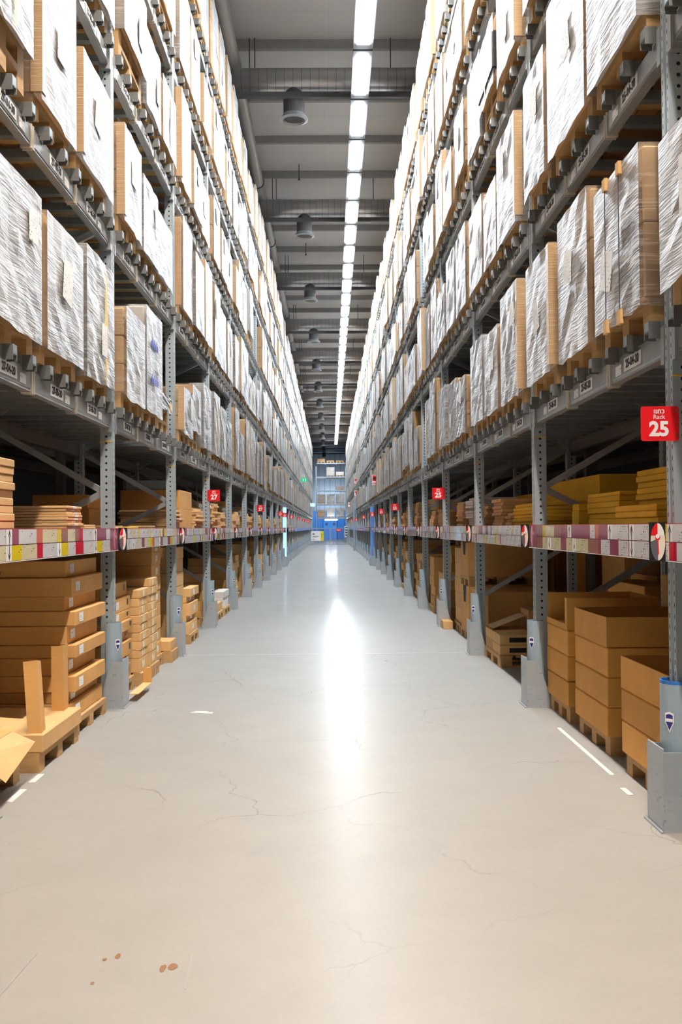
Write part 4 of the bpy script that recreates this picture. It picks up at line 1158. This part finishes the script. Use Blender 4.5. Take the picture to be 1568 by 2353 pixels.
# left, fourth bay
stack(-1, 13.1, 13.6, 1.72, .5, 0, [.1, .13, .13, .12, .12], 'card1', 'labelled pile in the fourth left bay', .03, sticker='white')
stack(-1, 13.75, 14.5, 1.62, .7, 0, [.13], 'card2', 'open white-fronted tray in the fourth left bay', .0)
stack(-1, 14.65, 15.45, 1.62, .7, 0, [.15, .1], 'cardw', 'white pile in the fourth left bay', .02)
for i in range(3): stack(-1, 13.15 + i * .78, 13.75 + i * .78, 1.66, .6, 1.336, [.03] * (11, 12, 8)[i], 'cardp', '%s pile on the fourth left shelf' % ORD[i], .03, pallet=False, cat='flat pack', name='flat_pack')
# right, second bay (first in view)
def collar_stack(y0, y1, xo, d, n, h, words, cut=None):
    floor_pallet(1, y0 + .02, y1 - .02, xo + .02, d - .04, 'wooden pallet under the %s' % words)
    z = .111
    for i in range(n - 1):
        o = ob('carton', carton_mesh(d, round(y1 - y0, 2), h - .004, 'card3', .006), None, (xo + d / 2, (y0 + y1) / 2 + R.uniform(-.01, .01), z)); z += h
        tag(o, 'large brown carton in the %s, %s from bottom' % (words, ORD[i]), 'carton', 'cartons in stacks')
    open_box(1, y0, y1, xo, d, z, h * (1.25 if cut else 1), 'open-topped brown carton crowning the %s' % words, cut=cut)
collar_stack(4.42, 5.17, 1.565, .75, 3, .172, 'stack of big cartons nearest at lower right')
collar_stack(5.50, 6.22, 1.585, .75, 4, .172, 'middle stack of big cartons at lower right')
collar_stack(6.42, 7.02, 1.585, .62, 4, .172, 'third big-carton stack on the right', 'aisle')
stack(1, 6.2, 7.05, 2.42, .28, 0, [.3, .25, .2, .12, .1], 'card1', 'dim pile behind the big cartons on the right', .01, pallet=False)
stack(1, 5.3, 6.1, 2.38, .24, 0, [.22] * 4 + [.11], 'card1', 'windowed pile behind the right big cartons', .01, pallet=False, window='front')
stack(1, 4.55, 5.85, 1.86, .55, 1.336, [.036] * 9, 'cardy', 'tall yellow pile on the first right shelf', .012, pallet=False, cat='flat box', name='flat_box')
stack(1, 5.96, 6.72, 1.80, .55, 1.336, [.037] * 5 + [.025], 'cardy', 'middle yellow pile on the first right shelf', .012, pallet=False, cat='flat box', name='flat_box')
stack(1, 4.72, 5.42, 1.60, .22, 1.336, [.034] * 3, 'cardy', 'low front pile on the first right shelf', .008, pallet=False, cat='flat box', name='flat_box')
stack(1, 6.8, 7.0, 1.75, .7, 1.336, [.1, .05], 'cardy', 'short yellow pile by the second right upright', .01, pallet=False, cat='flat box', name='flat_box')
# right, third bay
floor_pallet(1, 9.0, 9.85, 1.58, .95, 'wooden pallet under the windowed flat cartons on the right')
def cart_row(y0, xo, z, n, words):
    zz = z
    for i in range(n):
        o = ob('carton', carton_mesh(.34, .40, .095, 'card2'), None, (xo + .17, y0 + .2, zz)); zz += .097
        tag(o, 'flat brown carton with a black window, %s, %s up' % (words, ORD[i]), 'carton', 'windowed flat cartons')
        ob('handle_window', handle(.16, .045), o, (.0, -.2003, .048))
cart_row(9.02, 1.59, .111, 2, 'front corner of the right pallet'); cart_row(9.02, 1.95, .111, 2, 'beside the right pallet front corner'); cart_row(9.44, 1.59, .111, 2, 'back corner of the right pallet'); cart_row(9.44, 1.95, .111, 4, 'tallest pile on the right pallet')
g = G(); g.poly([(1.6, 9.45, .32), (1.93, 9.5, .44), (1.93, 9.83, .44), (1.6, 9.83, .32)]); tag(ob('cardboard_sheet', g.mesh('cardboard_sheet', M['carde'])), 'loose grey-brown cardboard sheet leaning on the windowed cartons at right', 'cardboard')
stack(1, 8.3, 9.7, 2.55, .3, 0, [.35, .3], 'card3', 'dim big boxes under the third right bay', .01, pallet=False)
stack(1, 7.5, 8.5, 2.45, .3, .0, [.45, .4], 'card3', 'dim big boxes behind the second right upright', .01, pallet=False)
stack(1, 7.5, 8.75, 1.66, .36, 1.336, [.031] * 6, 'cardy', 'bright yellow pile on the second right shelf', .015, pallet=False, cat='flat box', name='flat_box')
stack(1, 8.85, 9.15, 1.66, .4, 1.336, [.03] * 4, 'cardp', 'low peach pile on the second right shelf', .02, pallet=False, cat='flat pack', name='flat_pack')
stack(1, 9.3, 9.85, 1.66, .4, 1.336, [.033] * 8, 'cardp', 'peach pile before the third right upright', .02, pallet=False, cat='flat pack', name='flat_pack')
stack(1, 7.5, 9.7, 2.1, .4, 1.336, [.2, .2], 'cardy', 'dim yellow boxes behind the second right shelf', .01, pallet=False)
# right, fourth bay: octagonal bins with cut-out fronts
def bin_(y0, y1, xo, d, z, h, words, notch=True):
    g = G(); w = y1 - y0; e = .07
    P = [(0, e), (e, 0), (d - e, 0), (d, e), (d, w - e), (d - e, w), (e, w), (0, w - e)]
    g.prism([(x, y) for x, y in P], 2, 0, h)
    t = thing('cardboard_bin', words, 'carton', (xo, y0, z), group='cardboard bins')
    ob('bin_body', g.mesh('bin_body', M['card1']), t)
    if notch:
        n = G(); n.poly([(-.001, w * .32, h), (-.001, w * .40, h * .62), (-.001, w * .60, h * .62), (-.001, w * .68, h)]); ob('pick_notch', n.mesh('pick_notch', M['hollow']), t)
    return t
for i, (y0, y1, xo) in enumerate(((10.15, 10.9, 1.60), (11.05, 11.8, 1.60))):
    floor_pallet(1, y0, y1, xo, .8, 'wooden pallet under the lower cardboard bin, %s in the third right bay' % ORD[i])
    bin_(y0, y1, xo, .8, .111, .52, 'lower cardboard bin, %s from camera in the third right bay' % ORD[i], i == 1)
p = ob('wooden_pallet', cached(('fpal', 1, .8, .75), lambda: None), None, (1.60, 11.05, .633)); tag(p, 'wooden pallet between the two stacked cardboard bins on the right', 'pallet', 'pallets on the floor')
bin_(11.05, 11.8, 1.60, .8, .745, .40, 'upper cardboard bin with a cut front in the third right bay')
stack(1, 12.0, 12.6, 1.62, .7, 0, [.19] * 5, 'card2', 'neat square stack before the fourth right upright', .006)
for i in range(3): stack(1, 10.15 + i * .85, 10.75 + i * .85, 1.64, .5, 1.336, [.03] * (9, 11, 10)[i], ('cardp', 'cardw', 'cardp')[i], '%s pile on the third right shelf' % ORD[i], .03, pallet=False, cat='flat pack', name='flat_pack')
stack(1, 10.3, 12.6, 2.2, .3, 1.336, [.2, .15], 'cardy', 'dim yellow boxes behind the third right shelf', .01, pallet=False)
# further bays: generated piles, individual until three hundred, the rest as one body
far = []
rr = random.Random(31)
for b in range(3, 26):
    for s in (-1, 1):
        bb = b + (1 if s > 0 else 0)
        if s < 0 and b == 3: continue
        if (s, bb) in SKIP: continue
        y = U0[s] + BAY * bb; kb = ORD[b]
        for i in range(3):
            w = rr.uniform(.55, .75); y0 = y + .14 + i * .87; mat = rr.choice(('card1', 'card2', 'card2')); top = rr.choice((.35, .6, .8, 1.0)); h = rr.choice((.12, .15, .18))
            far.append((s, y0, y0 + w, XF[s] + rr.uniform(.03, .12), .7, 0, [h] * max(1, int(top / h)), mat, '%s floor pile of the %s %s bay' % (ORD[i], kb, SIDE[s]), .03, True, 'white' if rr.random() < .3 else None, 'carton', 'carton'))
            top = rr.choice((.1, .25, .35, .45)); h = rr.choice((.05, .06, .09, .12)); w = rr.uniform(.5, .72)
            far.append((s, y0, y0 + w, XF[s] + rr.uniform(.03, .1), .6, 1.336, [h] * max(1, int(top / h)), rr.choice(('cardp', 'card2', 'cardp', 'card1')), '%s shelf pile of the %s %s bay' % (ORD[i], kb, SIDE[s]), .025, False, None, 'flat pack', 'flat_pack'))
far.sort(key=lambda a: a[1])
g = G(); CI = {'card1': 0, 'card2': 1, 'cardp': 2, 'cardw': 3, 'cardy': 4}
for a in far:
    s, y0, y1, xo, d, z0, hs, mat, where, jit, pal, stk, cat, nm = a
    if NC[0] + len(hs) < 560:
        stack(s, y0, y1, xo, d, z0, hs, mat, where, jit, pal, stk, None, 0, None, nm, cat)
    else:
        z = z0
        if pal:
            g.box(s * xo, s * (xo + d), y0, y1, z + .03, z + .11, 5); z += .111
            for yy in (y0, (y0 + y1) / 2 - .05, y1 - .1): g.box(s * xo, s * (xo + .1), yy, yy + .1, 0, .03, 5)
        for h in hs:
            j = rr.uniform(-.03, .03); g.box(s * (xo + j), s * (xo + d + j), y0 + .01 + abs(j), y1 - .01, z, z + h - .004, CI[mat]); z += h
tag(ob('carton', g.mesh('far_cartons', [M[k] for k in ('card1', 'card2', 'cardp', 'cardw', 'cardy', 'wood')])), 'small brown cartons piled in the far floor and shelf bays', 'cartons', 'cartons in stacks', 'stuff')
t = thing('opened_carton', 'flattened carton lying against the fourth right guard', 'carton', (1.46, 12.45, .0))
ob('carton_body', G().box(0, .13, .0, .30, .0, .1).mesh('carton_body', M['card2'], bevel=.004), t)

# ------------------------------------------------------------------ added fill lights, separate from the strip fittings
def area(name, loc, rot, sx, sy, e, col, spread=None):
    l = bpy.data.lights.new(name, 'AREA'); l.shape = 'RECTANGLE'; l.size = sx; l.size_y = sy; l.energy = e; l.color = col
    o = ob(name, l, None, loc); o.rotation_euler = rot; return o
area('door_lamp_and_fill', (0, YE - 6, 5.0), (math.radians(50), 0, 0), 2.5, .4, 120, (.55, .75, 1.0))  # added unseen area light that brightens the far blue wall
sl = bpy.data.lights.new('cross_rack_fill', 'SPOT'); sl.energy = 500; sl.spot_size = 1.3; sl.spot_blend = .6; sl.shadow_soft_size = .05; sl.color = (.95, .97, 1.0)  # added unseen spot that brightens the far cross rack
so = ob('cross_rack_fill', sl, None, (0, 90.5, HCEIL - 1.2)); so.rotation_euler = (math.radians(44), 0, 0)
w = bpy.data.worlds.new('world'); bpy.context.scene.world = w; w.use_nodes = True
w.node_tree.nodes['Background'].inputs[0].default_value = (.8, .85, .9, 1); w.node_tree.nodes['Background'].inputs[1].default_value = .3
sc = bpy.context.scene
sc.view_settings.view_transform = 'Standard'; sc.view_settings.look = 'None'; sc.view_settings.exposure = 1.76; sc.view_settings.gamma = 1.02
sc.cycles.max_bounces = 8; sc.cycles.diffuse_bounces = 4; sc.cycles.glossy_bounces = 4; sc.cycles.transparent_max_bounces = 12
sc.cycles.sample_clamp_indirect = 6; sc.cycles.use_denoising = True
